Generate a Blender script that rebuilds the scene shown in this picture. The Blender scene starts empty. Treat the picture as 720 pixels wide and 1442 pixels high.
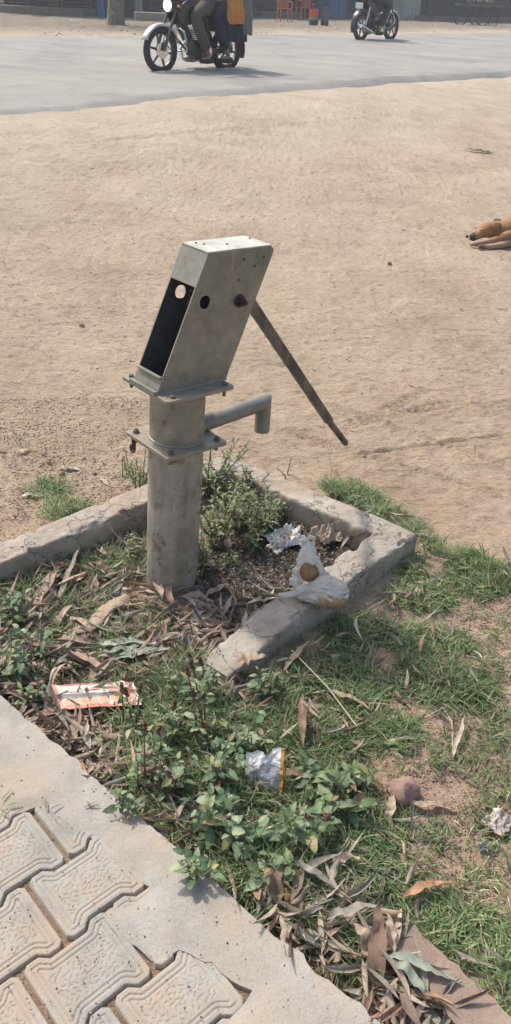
import bpy, bmesh, math, random
import numpy as np
from mathutils import Vector, Matrix, geometry
R = math.radians
S = bpy.context.scene
COL = S.collection
rnd = random.Random(7)

# ------------------------------------------------------------------ camera, world, sun, exposure
FPX, PITCH, ROLL, HC = 1166.0, R(32.0), R(2.4), 1.464
FW = np.array([0, math.cos(PITCH), -math.sin(PITCH)])
RT0 = np.array([1.0, 0, 0]); UP0 = np.cross(RT0, FW)
RT = math.cos(ROLL)*RT0 + math.sin(ROLL)*UP0
UPV = -math.sin(ROLL)*RT0 + math.cos(ROLL)*UP0
cam_d = bpy.data.cameras.new('camera'); cam = bpy.data.objects.new('camera', cam_d); COL.objects.link(cam)
cam_d.sensor_fit = 'VERTICAL'; cam_d.sensor_height = 36; cam_d.lens = 36*FPX/1442
cam_d.clip_start = 0.02; cam_d.clip_end = 2000
M = Matrix.Identity(4)
for i in range(3):
    M[i][0] = RT[i]; M[i][1] = UPV[i]; M[i][2] = -FW[i]
M[2][3] = HC
cam.matrix_world = M
S.camera = cam

SUN = Vector((-0.50, 0.46, 0.95)).normalized()
el = math.asin(SUN.z); rot = math.atan2(SUN.x, SUN.y)
w = bpy.data.worlds.new('World'); S.world = w; w.use_nodes = True
nt = w.node_tree; bg = nt.nodes['Background']
sky = nt.nodes.new('ShaderNodeTexSky'); sky.sky_type = 'NISHITA'; sky.sun_disc = False
sky.sun_elevation = el; sky.sun_rotation = rot; sky.dust_density = 4.0; sky.air_density = 1.3; sky.ozone_density = 1.0
nt.links.new(sky.outputs[0], bg.inputs[0]); bg.inputs[1].default_value = 0.15
sl = bpy.data.lights.new('sun', 'SUN'); so = bpy.data.objects.new('sun', sl); COL.objects.link(so)
sl.energy = 2.75; sl.angle = R(3.0); sl.color = (1.0, 0.93, 0.84)
so.rotation_euler = SUN.to_track_quat('Z', 'Y').to_euler()
S.view_settings.view_transform = 'Standard'; S.view_settings.look = 'None'
S.view_settings.exposure = 0.46; S.view_settings.gamma = 1

# ------------------------------------------------------------------ numpy noise and terrain
def _h(ix, iy, seed):
    n = (ix.astype(np.int64)*374761393 + iy.astype(np.int64)*668265263 + seed*974634777) & 0xffffffff
    n = ((n ^ (n >> 13))*1274126177) & 0xffffffff
    return ((n ^ (n >> 16)) & 0xffff)/65535.0
def vnoise(x, y, seed=0):
    x = np.asarray(x, float); y = np.asarray(y, float)
    ix = np.floor(x); iy = np.floor(y); fx = x-ix; fy = y-iy
    fx = fx*fx*(3-2*fx); fy = fy*fy*(3-2*fy)
    a = _h(ix, iy, seed); b = _h(ix+1, iy, seed); c = _h(ix, iy+1, seed); d = _h(ix+1, iy+1, seed)
    return (a*(1-fx)+b*fx)*(1-fy)+(c*(1-fx)+d*fx)*fy
def fbm(x, y, seed=0, o=4):
    t = 0; a = .5; s = 1.0; k = 0
    for i in range(o):
        t = t+a*(vnoise(x*s+i*7.3, y*s-i*3.1, seed+i)-.5); k += a; a *= .5; s *= 2.03
    return t/k*2
def sst(a, b, x):
    t = np.clip((x-a)/(b-a), 0, 1); return t*t*(3-2*t)
RD = (math.cos(R(51)), math.sin(R(51)))       # road direction
def st(x, y): return x*RD[0]+y*RD[1], -x*RD[1]+y*RD[0]
NEAR_T, FAR_T = 7.55, 15.0
def profile(t):
    return 0.37*sst(2.6, 7.4, t) + 0.19*np.clip((t-7.5)/7.5, 0, 1) + 0.06*sst(15.2, 18, t)
def near_edge(s): return NEAR_T - 0.035*np.clip(s-9, 0, 40)
def seg_dist(x, y, p, q):
    px, py = p; qx, qy = q; dx, dy = qx-px, qy-py
    k = np.clip(((x-px)*dx+(y-py)*dy)/(dx*dx+dy*dy), 0, 1)
    return np.hypot(x-px-k*dx, y-py-k*dy), k
SLAB_A, SLAB_B = (-0.566, 1.400), (0.223, 0.722)     # edge of the concrete pavement
_ex, _ey = SLAB_B[0]-SLAB_A[0], SLAB_B[1]-SLAB_A[1]; _el = math.hypot(_ex, _ey)
def slab_side(x, y):                                  # >0 on the soil side
    return ((x-SLAB_A[0])*(-_ey)+(y-SLAB_A[1])*_ex)/_el
CURB = [(-1.36, 1.24), (-0.705, 1.92), (-0.120, 2.505), (0.425, 2.10), (-0.045, 1.56), (-0.085, 1.515)]
def in_bed(x, y):
    pts = CURB; x = np.asarray(x, float); y = np.asarray(y, float)
    c = np.zeros(np.broadcast(x, y).shape, bool)
    for i in range(len(pts)):
        (x1, y1), (x2, y2) = pts[i], pts[(i+1) % len(pts)]
        if y1 == y2: continue
        c ^= ((y1 > y) != (y2 > y)) & (x < (x2-x1)*(y-y1)/(y2-y1)+x1)
    return c
def gz(x, y, fine=True):
    x = np.asarray(x, float); y = np.asarray(y, float)
    s, t = st(x, y)
    z = profile(t)
    if not fine: return z
    off = 1-sst(near_edge(s)-.35, near_edge(s)-.05, t)*(1-sst(15.1, 15.5, t))
    ux = x*.966+y*.12; uy = -x*.12+y*.99
    n = .016*fbm(x*1.6, y*1.6, 3, 3) + .006*fbm(x*5, y*6, 11, 4) + .008*fbm(x*16, y*16, 17, 3)
    vx = x*.95-y*.31; vy = x*.31+y*.95
    n = n+.004*np.abs(fbm(ux*4, uy*20, 23, 3))+.006*np.abs(fbm(vx*2.2, vy*20, 24, 3))*sst(-.1, .3, fbm(x*.7, y*.7, 25))
    n = n+.005*fbm(x*34, y*44, 26, 2)-.012*np.clip(fbm(x*7, y*9, 27, 3)-.25, 0, 1)
    far = 1+1.5*sst(15, 18, t)
    z = z+n*off*far
    # wheel rut with lug marks, and smooth tyre tracks
    for (p, q, wd, dp, lug) in TRACKS:
        d, k = seg_dist(x, y, p, q)
        m = np.exp(-(d/wd)**4)*np.minimum(1, 8*np.minimum(k, 1-k)+.2)
        l = math.hypot(q[0]-p[0], q[1]-p[1])
        z = z-dp*m*(1+.0*k)+(dp*1.3*m*(np.sin(k*l*2*math.pi/lug) > 0) if lug else 0)
        z = z+dp*.7*np.exp(-((d-wd*1.5)/(wd*.5))**2)
    near = (y < 3.2)
    cdm = np.full(np.broadcast(x, y).shape, 9.0)
    if np.any(near):
        for i in range(len(CURB)-1):
            if i == 1: continue
            d, _ = seg_dist(x, y, CURB[i], CURB[i+1]); cdm = np.minimum(cdm, d)
        z = z+.026*np.exp(-(cdm/.13)**2)*sst(.12, .3, np.hypot(x+.24, y-1.95))
    sd = slab_side(x, y)
    z = z*1.0 - .03*np.clip(1-sd/.05, 0, 1)*(y < 2.2)
    z = np.where(sd < -.02, -.03, z)                  # under the pavement
    return z
TRACKS = []
def ray(px, py):
    px = np.asarray(px, float); py = np.asarray(py, float)
    return FW + RT*((px-360)/FPX)[..., None] - UPV*((py-721)/FPX)[..., None]
def at(px, py, z=None):
    """photo pixel -> point where that view ray meets the terrain (or the level z)"""
    d = ray(px, py)
    zz = np.zeros(d.shape[:-1]) if z is None else np.full(d.shape[:-1], z, float)
    for _ in range(1 if z is not None else 12):
        t = (zz-HC)/d[..., 2]
        P = np.array([0, 0, HC])+d*t[..., None]
        if z is None: zz = .5*zz+.5*gz(P[..., 0], P[..., 1], fine=(_ > 8))
    if z is None: P[..., 2] = gz(P[..., 0], P[..., 1])
    return P
def V(px, py, z=None): return Vector(at(px, py, z))
def xy(px, py, z=None): p = at(px, py, z); return (float(p[0]), float(p[1]))
TRACKS = [(xy(478, 602, 0), xy(648, 566, 0), .030, .009, .042),
          (xy(540, 582, 0), xy(600, 552, 0), .03, .008, .042),
          (xy(430, 560, 0), xy(720, 660, 0), .014, .010, 0), (xy(380, 600, 0), xy(720, 700, 0), .012, .009, 0),
          (xy(60, 345, 0), xy(420, 318, 0), .025, .006, 0), (xy(520, 262, .05), xy(720, 240, .05), .03, .008, 0),
          (xy(400, 480, 0), xy(720, 520, 0), .012, .004, 0), (xy(0, 470, 0), xy(200, 455, 0), .015, .004, 0),
          (xy(500, 640, 0), xy(720, 612, 0), .012, .009, 0), (xy(100, 240, .1), xy(520, 190, .1), .05, .01, 0)]

_tr = np.random.RandomState(17)
for _ in range(34):
    x0, y0 = _tr.uniform(-60, 780), _tr.uniform(175, 650); a_ = _tr.choice([.12, .2, -.06, -.1, .3])+_tr.normal(0, .04); l_ = _tr.uniform(120, 420)
    P0 = (x0-l_/2*math.cos(a_), max(150, y0-l_/2*math.sin(a_))); P1 = (x0+l_/2*math.cos(a_), max(150, y0+l_/2*math.sin(a_)))
    if y0 > 560 and x0 < 560: continue
    wdt = _tr.choice([.010, .016, .024]); TRACKS.append((xy(*P0, .05), xy(*P1, .05), wdt*(1+.5*(y0 < 300)), .0045+.003*(y0 < 330), 0))

# ------------------------------------------------------------------ helpers
def tag(o, label=None, cat=None, group=None, kind=None):
    if label: o['label'] = label
    if cat: o['category'] = cat
    if group: o['group'] = group
    if kind: o['kind'] = kind
    return o
def link(name, me, mat=None, parent=None, smooth=False):
    o = bpy.data.objects.new(name, me); COL.objects.link(o)
    if mat is not None: me.materials.append(mat)
    if parent is not None: o.parent = parent
    if smooth: me.polygons.foreach_set('use_smooth', [True]*len(me.polygons))
    return o
def npmesh(name, Vt, F, mat=None, parent=None, smooth=False, col=None):
    Vt = np.ascontiguousarray(Vt, dtype=np.float32).reshape(-1, 3); F = np.asarray(F, dtype=np.int32)
    me = bpy.data.meshes.new(name); k = F.shape[1]; m = F.shape[0]
    me.vertices.add(len(Vt)); me.vertices.foreach_set('co', Vt.ravel())
    me.loops.add(m*k); me.loops.foreach_set('vertex_index', F.ravel())
    me.polygons.add(m); me.polygons.foreach_set('loop_start', np.arange(m, dtype=np.int32)*k)
    me.update(calc_edges=True); me.validate()
    if col is not None:
        c = np.ones((len(Vt), 4), np.float32); c[:, :3] = col
        a = me.color_attributes.new('Col', 'FLOAT_COLOR', 'POINT'); a.data.foreach_set('color', c.ravel())
    return link(name, me, mat, parent, smooth)
def empty(name, loc=(0, 0, 0), rz=0):
    o = bpy.data.objects.new(name, None); COL.objects.link(o); o.location = loc; o.rotation_euler = (0, 0, rz)
    o.empty_display_size = .1
    return o
def copy_tree(o, parent=None):
    c = o.copy(); COL.objects.link(c); c.parent = parent
    for ch in list(o.children): copy_tree(ch, c)
    return c
class MB:
    def __init__(s): s.v = []; s.f = []
    def add(s, v, f):
        n = len(s.v); s.v += [tuple(p) for p in v]; s.f += [tuple(i+n for i in g) for g in f]; return s
    def box(s, c, d, mat=None, taper=1.0):
        x, y, z = d[0]/2, d[1]/2, d[2]/2
        v = [Vector((a*x*(taper if k > 0 else 1), b*y*(taper if k > 0 else 1), k*z)) for k in (-1, 1) for a, b in ((-1, -1), (1, -1), (1, 1), (-1, 1))]
        if mat is not None: v = [mat @ p for p in v]
        v = [p+Vector(c) for p in v]
        return s.add(v, [(3, 2, 1, 0), (4, 5, 6, 7), (0, 1, 5, 4), (1, 2, 6, 5), (2, 3, 7, 6), (3, 0, 4, 7)])
    def tube(s, pts, r, n=12, cap=True):
        pts = [Vector(p) for p in pts]; rs = r if isinstance(r, (list, tuple)) else [r]*len(pts)
        up = None; rings = []
        for i, p in enumerate(pts):
            d = (pts[min(i+1, len(pts)-1)]-pts[max(i-1, 0)]).normalized()
            if up is None: up = Vector((0, 0, 1)) if abs(d.z) < .9 else Vector((1, 0, 0))
            a = d.cross(up).normalized(); b = a.cross(d).normalized(); up = b
            rings.append([p+(a*math.cos(t)+b*math.sin(t))*rs[i] for t in [2*math.pi*k/n for k in range(n)]])
        v = [q for g in rings for q in g]; f = []
        for i in range(len(pts)-1):
            for k in range(n): f.append((i*n+k, i*n+(k+1) % n, (i+1)*n+(k+1) % n, (i+1)*n+k))
        if cap: f.append(tuple(range(n))[::-1]); f.append(tuple((len(pts)-1)*n+k for k in range(n)))
        return s.add(v, f)
    def prism(s, poly, o, ax, ay, th):
        """polygon in plane (ax, ay) at o, extruded by vector th"""
        o = Vector(o); ax = Vector(ax); ay = Vector(ay); th = Vector(th); n = len(poly)
        v = [o+ax*a+ay*b for a, b in poly]+[o+ax*a+ay*b+th for a, b in poly]
        return s.add(v, [tuple(range(n))[::-1], tuple(range(n, 2*n))]+[(i, (i+1) % n, (i+1) % n+n, i+n) for i in range(n)])
    def torus(s, c, axis, Rr, r, n=28, m=8, sx=1.0):
        c = Vector(c); axis = Vector(axis).normalized(); a = axis.orthogonal().normalized(); b = axis.cross(a)
        v = []; f = []
        for i in range(n):
            t = 2*math.pi*i/n; d = a*math.cos(t)+b*math.sin(t)
            for j in range(m):
                u = 2*math.pi*j/m; v.append(c+d*(Rr+r*math.cos(u))+axis*r*sx*math.sin(u))
        for i in range(n):
            for j in range(m): f.append((i*m+j, i*m+(j+1) % m, ((i+1) % n)*m+(j+1) % m, ((i+1) % n)*m+j))
        return s.add(v, f)
    def ball(s, c, r, n=12, m=8, mat=None):
        r = Vector(r) if hasattr(r, '__len__') else Vector((r, r, r)); v = []; f = []
        for i in range(m+1):
            ph = math.pi*i/m
            for k in range(n):
                t = 2*math.pi*k/n; p = Vector((math.sin(ph)*math.cos(t)*r.x, math.sin(ph)*math.sin(t)*r.y, math.cos(ph)*r.z))
                if mat is not None: p = mat @ p
                v.append(p+Vector(c))
        for i in range(m):
            for k in range(n): f.append((i*n+k, (i+1)*n+k, (i+1)*n+(k+1) % n, i*n+(k+1) % n))
        return s.add(v, f)
    def build(s, name, mat=None, parent=None, smooth=False, bevel=0, angle=None):
        me = bpy.data.meshes.new(name); me.from_pydata(s.v, [], s.f)
        bm = bmesh.new(); bm.from_mesh(me)
        bmesh.ops.remove_doubles(bm, verts=bm.verts, dist=1e-5)
        bmesh.ops.recalc_face_normals(bm, faces=bm.faces)
        if bevel:
            es = [e for e in bm.edges if len(e.link_faces) == 2 and e.calc_face_angle(0) > .5]
            bmesh.ops.bevel(bm, geom=es, offset=bevel, segments=2, affect='EDGES', profile=.6, clamp_overlap=True)
        bm.to_mesh(me); bm.free()
        o = link(name, me, mat, parent, smooth)
        if smooth: 
            try: me.set_sharp_from_angle(angle=angle or R(40))
            except Exception: pass
        return o

# ------------------------------------------------------------------ materials
def newmat(name):
    m = bpy.data.materials.new(name); m.use_nodes = True
    n = m.node_tree; b = n.nodes['Principled BSDF']; return m, n, b
def N(n, t, **k):
    x = n.nodes.new(t)
    for a, v in k.items():
        if a in x.inputs.keys(): x.inputs[a].default_value = v
        else: setattr(x, a, v)
    return x
def ramp(n, fac, stops):
    r = n.nodes.new('ShaderNodeValToRGB'); e = r.color_ramp.elements
    while len(e) < len(stops): e.new(.5)
    for i, (p, c) in enumerate(stops): e[i].position = p; e[i].color = (*c, 1) if len(c) == 3 else c
    n.links.new(fac, r.inputs[0]); return r.outputs[0]
def mixc(n, fac, a, b, mode='MIX'):
    x = n.nodes.new('ShaderNodeMix'); x.data_type = 'RGBA'; x.blend_type = mode
    for i, v in ((0, fac), (6, a), (7, b)):
        if hasattr(v, 'links') or hasattr(v, 'node'): n.links.new(v, x.inputs[i])
        elif i == 0: x.inputs[0].default_value = v
        else: x.inputs[i].default_value = (*v, 1)
    return x.outputs[2]
def tex(n, scale, detail=4, rough=.6, vec=None, kind='noise', stretch=None, rotz=0):
    c = N(n, 'ShaderNodeTexCoord'); src = c.outputs['Object']
    if stretch or rotz:
        mp = N(n, 'ShaderNodeMapping'); mp.inputs['Scale'].default_value = stretch or (1, 1, 1); mp.inputs['Rotation'].default_value = (0, 0, rotz)
        n.links.new(src, mp.inputs[0]); src = mp.outputs[0]
    if kind == 'noise':
        t = N(n, 'ShaderNodeTexNoise', Scale=scale, Detail=detail, Roughness=rough); o = t.outputs['Fac']
    else:
        t = N(n, 'ShaderNodeTexVoronoi', Scale=scale); o = t.outputs['Distance']
    n.links.new(src, t.inputs['Vector']); return o
def bump(n, b, h, strength=.3, dist=.01, prev=None):
    x = N(n, 'ShaderNodeBump', Strength=strength, Distance=dist); n.links.new(h, x.inputs['Height'])
    if prev is not None: n.links.new(prev, x.inputs['Normal'])
    n.links.new(x.outputs[0], b.inputs['Normal']); return x.outputs[0]
def simple(name, col, rough=.6, metal=0, var=.25, scale=30, bmp=.15, spec=.5, col2=None, bd=.002):
    m, n, b = newmat(name)
    f = tex(n, scale)
    c2 = col2 or tuple(c*(1-var) for c in col)
    n.links.new(ramp(n, f, [(.35, c2), (.65, col)]), b.inputs['Base Color'])
    b.inputs['Roughness'].default_value = rough; b.inputs['Metallic'].default_value = metal
    b.inputs['Specular IOR Level'].default_value = spec
    if bmp: bump(n, b, tex(n, scale*3), bmp, bd)
    return m
def vcol_leaf(name, rough=.55, trans=.25, spec=.35, var=.35, scale=60, bmp=.3):
    m, n, b = newmat(name)
    a = N(n, 'ShaderNodeAttribute', attribute_name='Col')
    f = ramp(n, tex(n, scale, 3), [(.3, (1-var,)*3), (.7, (1+var*.3,)*3)])
    c = mixc(n, 1.0, a.outputs['Color'], f, 'MULTIPLY')
    n.links.new(c, b.inputs['Base Color']); b.inputs['Roughness'].default_value = rough
    b.inputs['Specular IOR Level'].default_value = spec
    if bmp: bump(n, b, tex(n, scale*2, 2), bmp, .002)
    tr = N(n, 'ShaderNodeBsdfTranslucent'); n.links.new(c, tr.inputs[0])
    mx = N(n, 'ShaderNodeMixShader'); mx.inputs[0].default_value = trans
    n.links.new(b.outputs[0], mx.inputs[1]); n.links.new(tr.outputs[0], mx.inputs[2])
    n.links.new(mx.outputs[0], n.nodes['Material Output'].inputs[0]); return m

def mat_ground():
    m, n, b = newmat('sandy_soil')
    a = N(n, 'ShaderNodeAttribute', attribute_name='Col')
    big = ramp(n, tex(n, 1.5, 9, .72), [(.34, (.82, .79, .75)), (.52, (1, .99, .97)), (.68, (1.12, 1.12, 1.11))])
    fine = ramp(n, tex(n, 70, 6, .75, stretch=(1, 2.4, 1), rotz=.12), [(.34, (.52, .50, .47)), (.46, (.97, .97, .97)), (.68, (1.2,)*3)])
    grit = ramp(n, tex(n, 240, 3, .7), [(.28, (.6, .58, .56)), (.45, (1, 1, 1)), (.72, (1.12, 1.12, 1.12))])
    c = mixc(n, 1, a.outputs['Color'], big, 'MULTIPLY'); c = mixc(n, .8, c, fine, 'MULTIPLY'); c = mixc(n, .75, c, grit, 'MULTIPLY')
    vo = tex(n, 95, kind='vor'); pb = ramp(n, vo, [(.05, (.55, .52, .5)), (.13, (1, 1, 1))])
    c = mixc(n, .7, c, pb, 'MULTIPLY')
    sk = ramp(n, tex(n, 15, 7, .78, stretch=(1, 2.6, 1), rotz=.13), [(.36, (.55, .53, .50)), (.44, (1, 1, 1)), (.70, (1.14,)*3)]); c = mixc(n, .8, c, sk, 'MULTIPLY')
    n.links.new(c, b.inputs['Base Color']); b.inputs['Roughness'].default_value = .92; b.inputs['Specular IOR Level'].default_value = .15
    p = bump(n, b, tex(n, 28, 6, .7, stretch=(1, 2.2, 1), rotz=.12), 1.0, .022)
    p = bump(n, b, tex(n, 130, 4, .7, stretch=(1, 1.6, 1), rotz=.1), .7, .004, p)
    p = bump(n, b, tex(n, 4.0, 4, .6, stretch=(1, 2, 1)), .2, .05, p)
    return m
def mat_road():
    m, n, b = newmat('dusty_asphalt')
    f = tex(n, .35, 6, .6, stretch=(1, 3, 1), rotz=-R(51)); c = ramp(n, f, [(.3, (.285, .275, .25)), (.7, (.37, .355, .32))])
    g = ramp(n, tex(n, 60, 3, .8), [(.3, (.75, .75, .75)), (.7, (1.12, 1.12, 1.12))]); c = mixc(n, .8, c, g, 'MULTIPLY')
    n.links.new(c, b.inputs['Base Color']); b.inputs['Roughness'].default_value = .85; b.inputs['Specular IOR Level'].default_value = .2
    pt = ramp(n, tex(n, 1.1, 5, .7), [(.38, (.84, .84, .85)), (.5, (1, 1, 1)), (.7, (1.06, 1.05, 1.02))]); c = mixc(n, 1, c, pt, 'MULTIPLY'); n.links.new(c, b.inputs['Base Color'])
    bump(n, b, tex(n, 60, 4, .8), .9, .012); return m
def mat_concrete(name, base, base2, stain=(.36, .27, .19), sc=1.0, crack=False, bs=.5):
    m, n, b = newmat(name)
    c = ramp(n, tex(n, 9*sc, 8, .65), [(.32, base2), (.66, base)])
    s = ramp(n, tex(n, 5*sc, 5, .6, stretch=(1.1, .9, 1), rotz=.4), [(.46, (0, 0, 0)), (.64, (.8,)*3)])
    c = mixc(n, s, c, stain)
    g = ramp(n, tex(n, 210*sc, 4, .8), [(.28, (.72, .71, .70)), (.5, (1, 1, 1)), (.75, (1.08, 1.08, 1.08))]); c = mixc(n, .8, c, g, 'MULTIPLY')
    sp = ramp(n, tex(n, 45*sc, kind='vor'), [(.04, (.45, .42, .4)), (.09, (1, 1, 1))]); c = mixc(n, .5, c, sp, 'MULTIPLY')
    if crack:
        v = N(n, 'ShaderNodeTexVoronoi', Scale=7.0); v.feature = 'DISTANCE_TO_EDGE'; tc = N(n, 'ShaderNodeTexCoord')
        ad = N(n, 'ShaderNodeVectorMath', operation='ADD'); nz = N(n, 'ShaderNodeTexNoise', Scale=14, Detail=6); sc_ = N(n, 'ShaderNodeVectorMath', operation='SCALE'); sc_.inputs['Scale'].default_value = .16
        n.links.new(tc.outputs['Object'], nz.inputs['Vector']); n.links.new(nz.outputs['Color'], sc_.inputs[0]); n.links.new(tc.outputs['Object'], ad.inputs[0]); n.links.new(sc_.outputs[0], ad.inputs[1]); n.links.new(ad.outputs[0], v.inputs['Vector'])
        ck = ramp(n, v.outputs['Distance'], [(.002, (.25,)*3), (.009, (1, 1, 1))]); mk = ramp(n, tex(n, 3.2, 3), [(.35, (1, 1, 1)), (.40, (0, 0, 0))])
        cm = mixc(n, 1, ck, mk, 'LIGHTEN'); c = mixc(n, cm, tuple(q*.45 for q in base2), c)
    n.links.new(c, b.inputs['Base Color']); b.inputs['Roughness'].default_value = .88; b.inputs['Specular IOR Level'].default_value = .25
    p = bump(n, b, tex(n, 40*sc, 7, .7), bs, .006)
    p = bump(n, b, tex(n, 300*sc, 3, .7), bs, .0015, p)
    if crack: bump(n, b, cm, .9, .006, p)
    return m
def mat_metal(name, c1, c2, rustamt=.58, rust=(.16, .085, .05), metal=.35, rough=.5, sc=1, dirt=(.3, .27, .22)):
    m, n, b = newmat(name)
    c = ramp(n, tex(n, 8*sc, 7, .65), [(.3, c2), (.62, c1)])
    st_ = ramp(n, tex(n, 9*sc, 7, .7, stretch=(3, 3, .45)), [(.44, (0, 0, 0)), (.66, (.75,)*3)]); c = mixc(n, st_, c, dirt)
    sm = ramp(n, tex(n, 13*sc, 8, .8), [(.34, (.50, .47, .43)), (.56, (1.02,)*3)]); c = mixc(n, .55, c, sm, 'MULTIPLY')
    scx = ramp(n, tex(n, 30*sc, 4, .6, stretch=(1, 1, .12), rotz=.6), [(.70, (0, 0, 0)), (.74, (.5,)*3)]); c = mixc(n, scx, c, (.55, .52, .46))
    rs = ramp(n, tex(n, 22*sc, 8, .7), [(rustamt, (0, 0, 0)), (rustamt+.1, (.85,)*3)]); c = mixc(n, rs, c, rust)
    g = ramp(n, tex(n, 160*sc, 4, .7), [(.3, (.8,)*3), (.7, (1.08,)*3)]); c = mixc(n, .7, c, g, 'MULTIPLY')
    n.links.new(c, b.inputs['Base Color']); b.inputs['Metallic'].default_value = metal
    rr = ramp(n, tex(n, 30*sc), [(.3, (rough-.1,)*3), (.7, (rough+.15,)*3)]); n.links.new(rr, b.inputs['Roughness'])
    p = bump(n, b, tex(n, 60*sc, 6, .7), .25, .002); bump(n, b, tex(n, 7*sc, 3), .25, .01, p)
    return m
M_GROUND = mat_ground(); M_ROAD = mat_road()
M_SLAB = mat_concrete('pale_cement', (.41, .385, .345), (.28, .262, .23), stain=(.39, .325, .25), bs=.7)
M_PAVER = mat_concrete('paver_concrete', (.375, .355, .315), (.26, .245, .215), stain=(.38, .31, .235), sc=1.4, bs=.18)
M_CURB = mat_concrete('old_plaster', (.47, .42, .355), (.29, .25, .205), stain=(.33, .25, .185), sc=1.2, bs=1.0, crack=True)
M_KERB = mat_concrete('brown_stone', (.36, .27, .215), (.27, .195, .15), stain=(.25, .19, .15), sc=1.5, bs=.8)
M_BOX = mat_metal('painted_steel', (.315, .305, .255), (.205, .20, .165), .62, metal=.25, rough=.45)
M_PIPE = mat_metal('weathered_pipe', (.43, .37, .29), (.25, .20, .15), .55, rust=(.19, .115, .075), metal=.15, rough=.6, dirt=(.46, .43, .38))
M_CHAM = mat_metal('stained_steel', (.36, .32, .25), (.23, .20, .155), .62, metal=.25, rough=.5)
M_SPOUT = mat_metal('teal_pipe', (.27, .265, .235), (.16, .16, .145), .58, rust=(.27, .18, .13), metal=.3, rough=.45)
M_HANDLE = mat_metal('worn_dark_steel', (.13, .13, .125), (.07, .07, .068), .62, rust=(.11, .07, .055), metal=.5, rough=.45)
M_RUST = simple('rusty_iron', (.12, .075, .055), .75, .4, .5, 90, .5)
M_BOLT = simple('grimy_bolt', (.20, .18, .15), .6, .4, .4, 90, .4)
M_DARK = simple('grimy_shaded_steel', (.075, .08, .08), .7, .2, .3, 30, .2)  # grime plus the head box's inner shade, painted in as dark colour
M_LEAFV = vcol_leaf('dry_leaf'); M_GRASS = vcol_leaf('grass_blade', .5, .35, .3, .2, 25, 0)
M_WEED = vcol_leaf('green_leaf', .5, .25, .35, .22, 90, .5)

# ------------------------------------------------------------------ ground, road, pavement
def dirt_ground():
    ys = [-6, -3, -1.2, -.3]; y = .15
    while y < 3.1: ys.append(y); y += .0085
    while y < 140: ys.append(y); y += max(.0085, (y-2.2)*.0095)
    xs = []; x = 0
    while x < 1.4: xs.append(x); x += .0095
    while x < 90: xs.append(x); x += .0095+(x-1.4)*.022
    xs = np.array([-a for a in xs[:0:-1]]+xs); ys = np.array(ys)
    X, Y = np.meshgrid(xs, ys); Z = gz(X, Y)
    nx, ny = len(xs), len(ys)
    i = np.arange(nx*ny).reshape(ny, nx)
    F = np.stack([i[:-1, :-1], i[:-1, 1:], i[1:, 1:], i[1:, :-1]], -1).reshape(-1, 4)
    s, t = st(X, Y)
    sand = np.array([.43, .335, .245]); pale = np.array([.475, .405, .315]); red = np.array([.46, .33, .245]); dark = np.array([.13, .11, .09])
    verge = np.array([.24, .205, .165])  # verge soil colour darkened to stand in for tree shade
    f1 = sst(1.0, 6.5, t+1.2*fbm(X*.8, Y*.8, 31))[..., None]
    C = sand*(1-f1)+pale*f1
    f2 = (sst(2.9, 1.6, Y+.5*fbm(X*2.5, Y*2.5, 33)))[..., None]*.75; C = C*(1-f2)+red*f2
    f3 = sst(15, 19, t+1.0*fbm(X*.5, Y*.5, 40))[..., None]; C = C*(1-f3)+verge*f3
    bed = in_bed(X, Y)
    cd = np.hypot(X-.17, Y-2.02); f4 = (bed*sst(.42, .2, cd+.12*fbm(X*7, Y*7, 44)))[..., None]; C = C*(1-f4)+dark*f4
    litter = (bed*(Y < 2.4)*.55+sst(.28, .05, slab_side(X, Y))*(Y < 2)*.6)[..., None]*(1-f4); C = C*(1-litter)+np.array([.2, .15, .11])*litter
    V3 = np.stack([X, Y, Z], -1).reshape(-1, 3)
    o = npmesh('dirt_ground', V3, F, M_GROUND, smooth=True, col=C.reshape(-1, 3)); tag(o, kind='structure')
dirt_ground()
def road():
    ss = np.arange(-45, 150, .25); tn = 44
    Sg = np.repeat(ss[:, None], tn, 1)
    ragged = near_edge(ss)+.22*fbm(ss*.9, ss*0, 51, 4)+.07*fbm(ss*5, ss*0, 52, 2)
    rf = FAR_T+.35*fbm(ss*.6, ss*0, 53, 4)
    k = np.linspace(0, 1, tn)[None]; T = ragged[:, None]*(1-k)+rf[:, None]*k
    X = Sg*RD[0]-T*RD[1]; Y = Sg*RD[1]+T*RD[0]
    Z = profile(T)+(.030+.045*sst(6, 12, Sg))*sst(0, .02, k)*1.0+.004*fbm(Sg*.7, T*1.5, 54)
    Z[:, 0] -= .05; Z[:, -1] -= .05
    n = len(ss); i = np.arange(n*tn).reshape(n, tn)
    F = np.stack([i[:-1, :-1], i[1:, :-1], i[1:, 1:], i[:-1, 1:]], -1).reshape(-1, 4)
    o = npmesh('road', np.stack([X, Y, Z], -1), F, M_ROAD, smooth=False); tag(o, kind='structure')
road()

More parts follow.
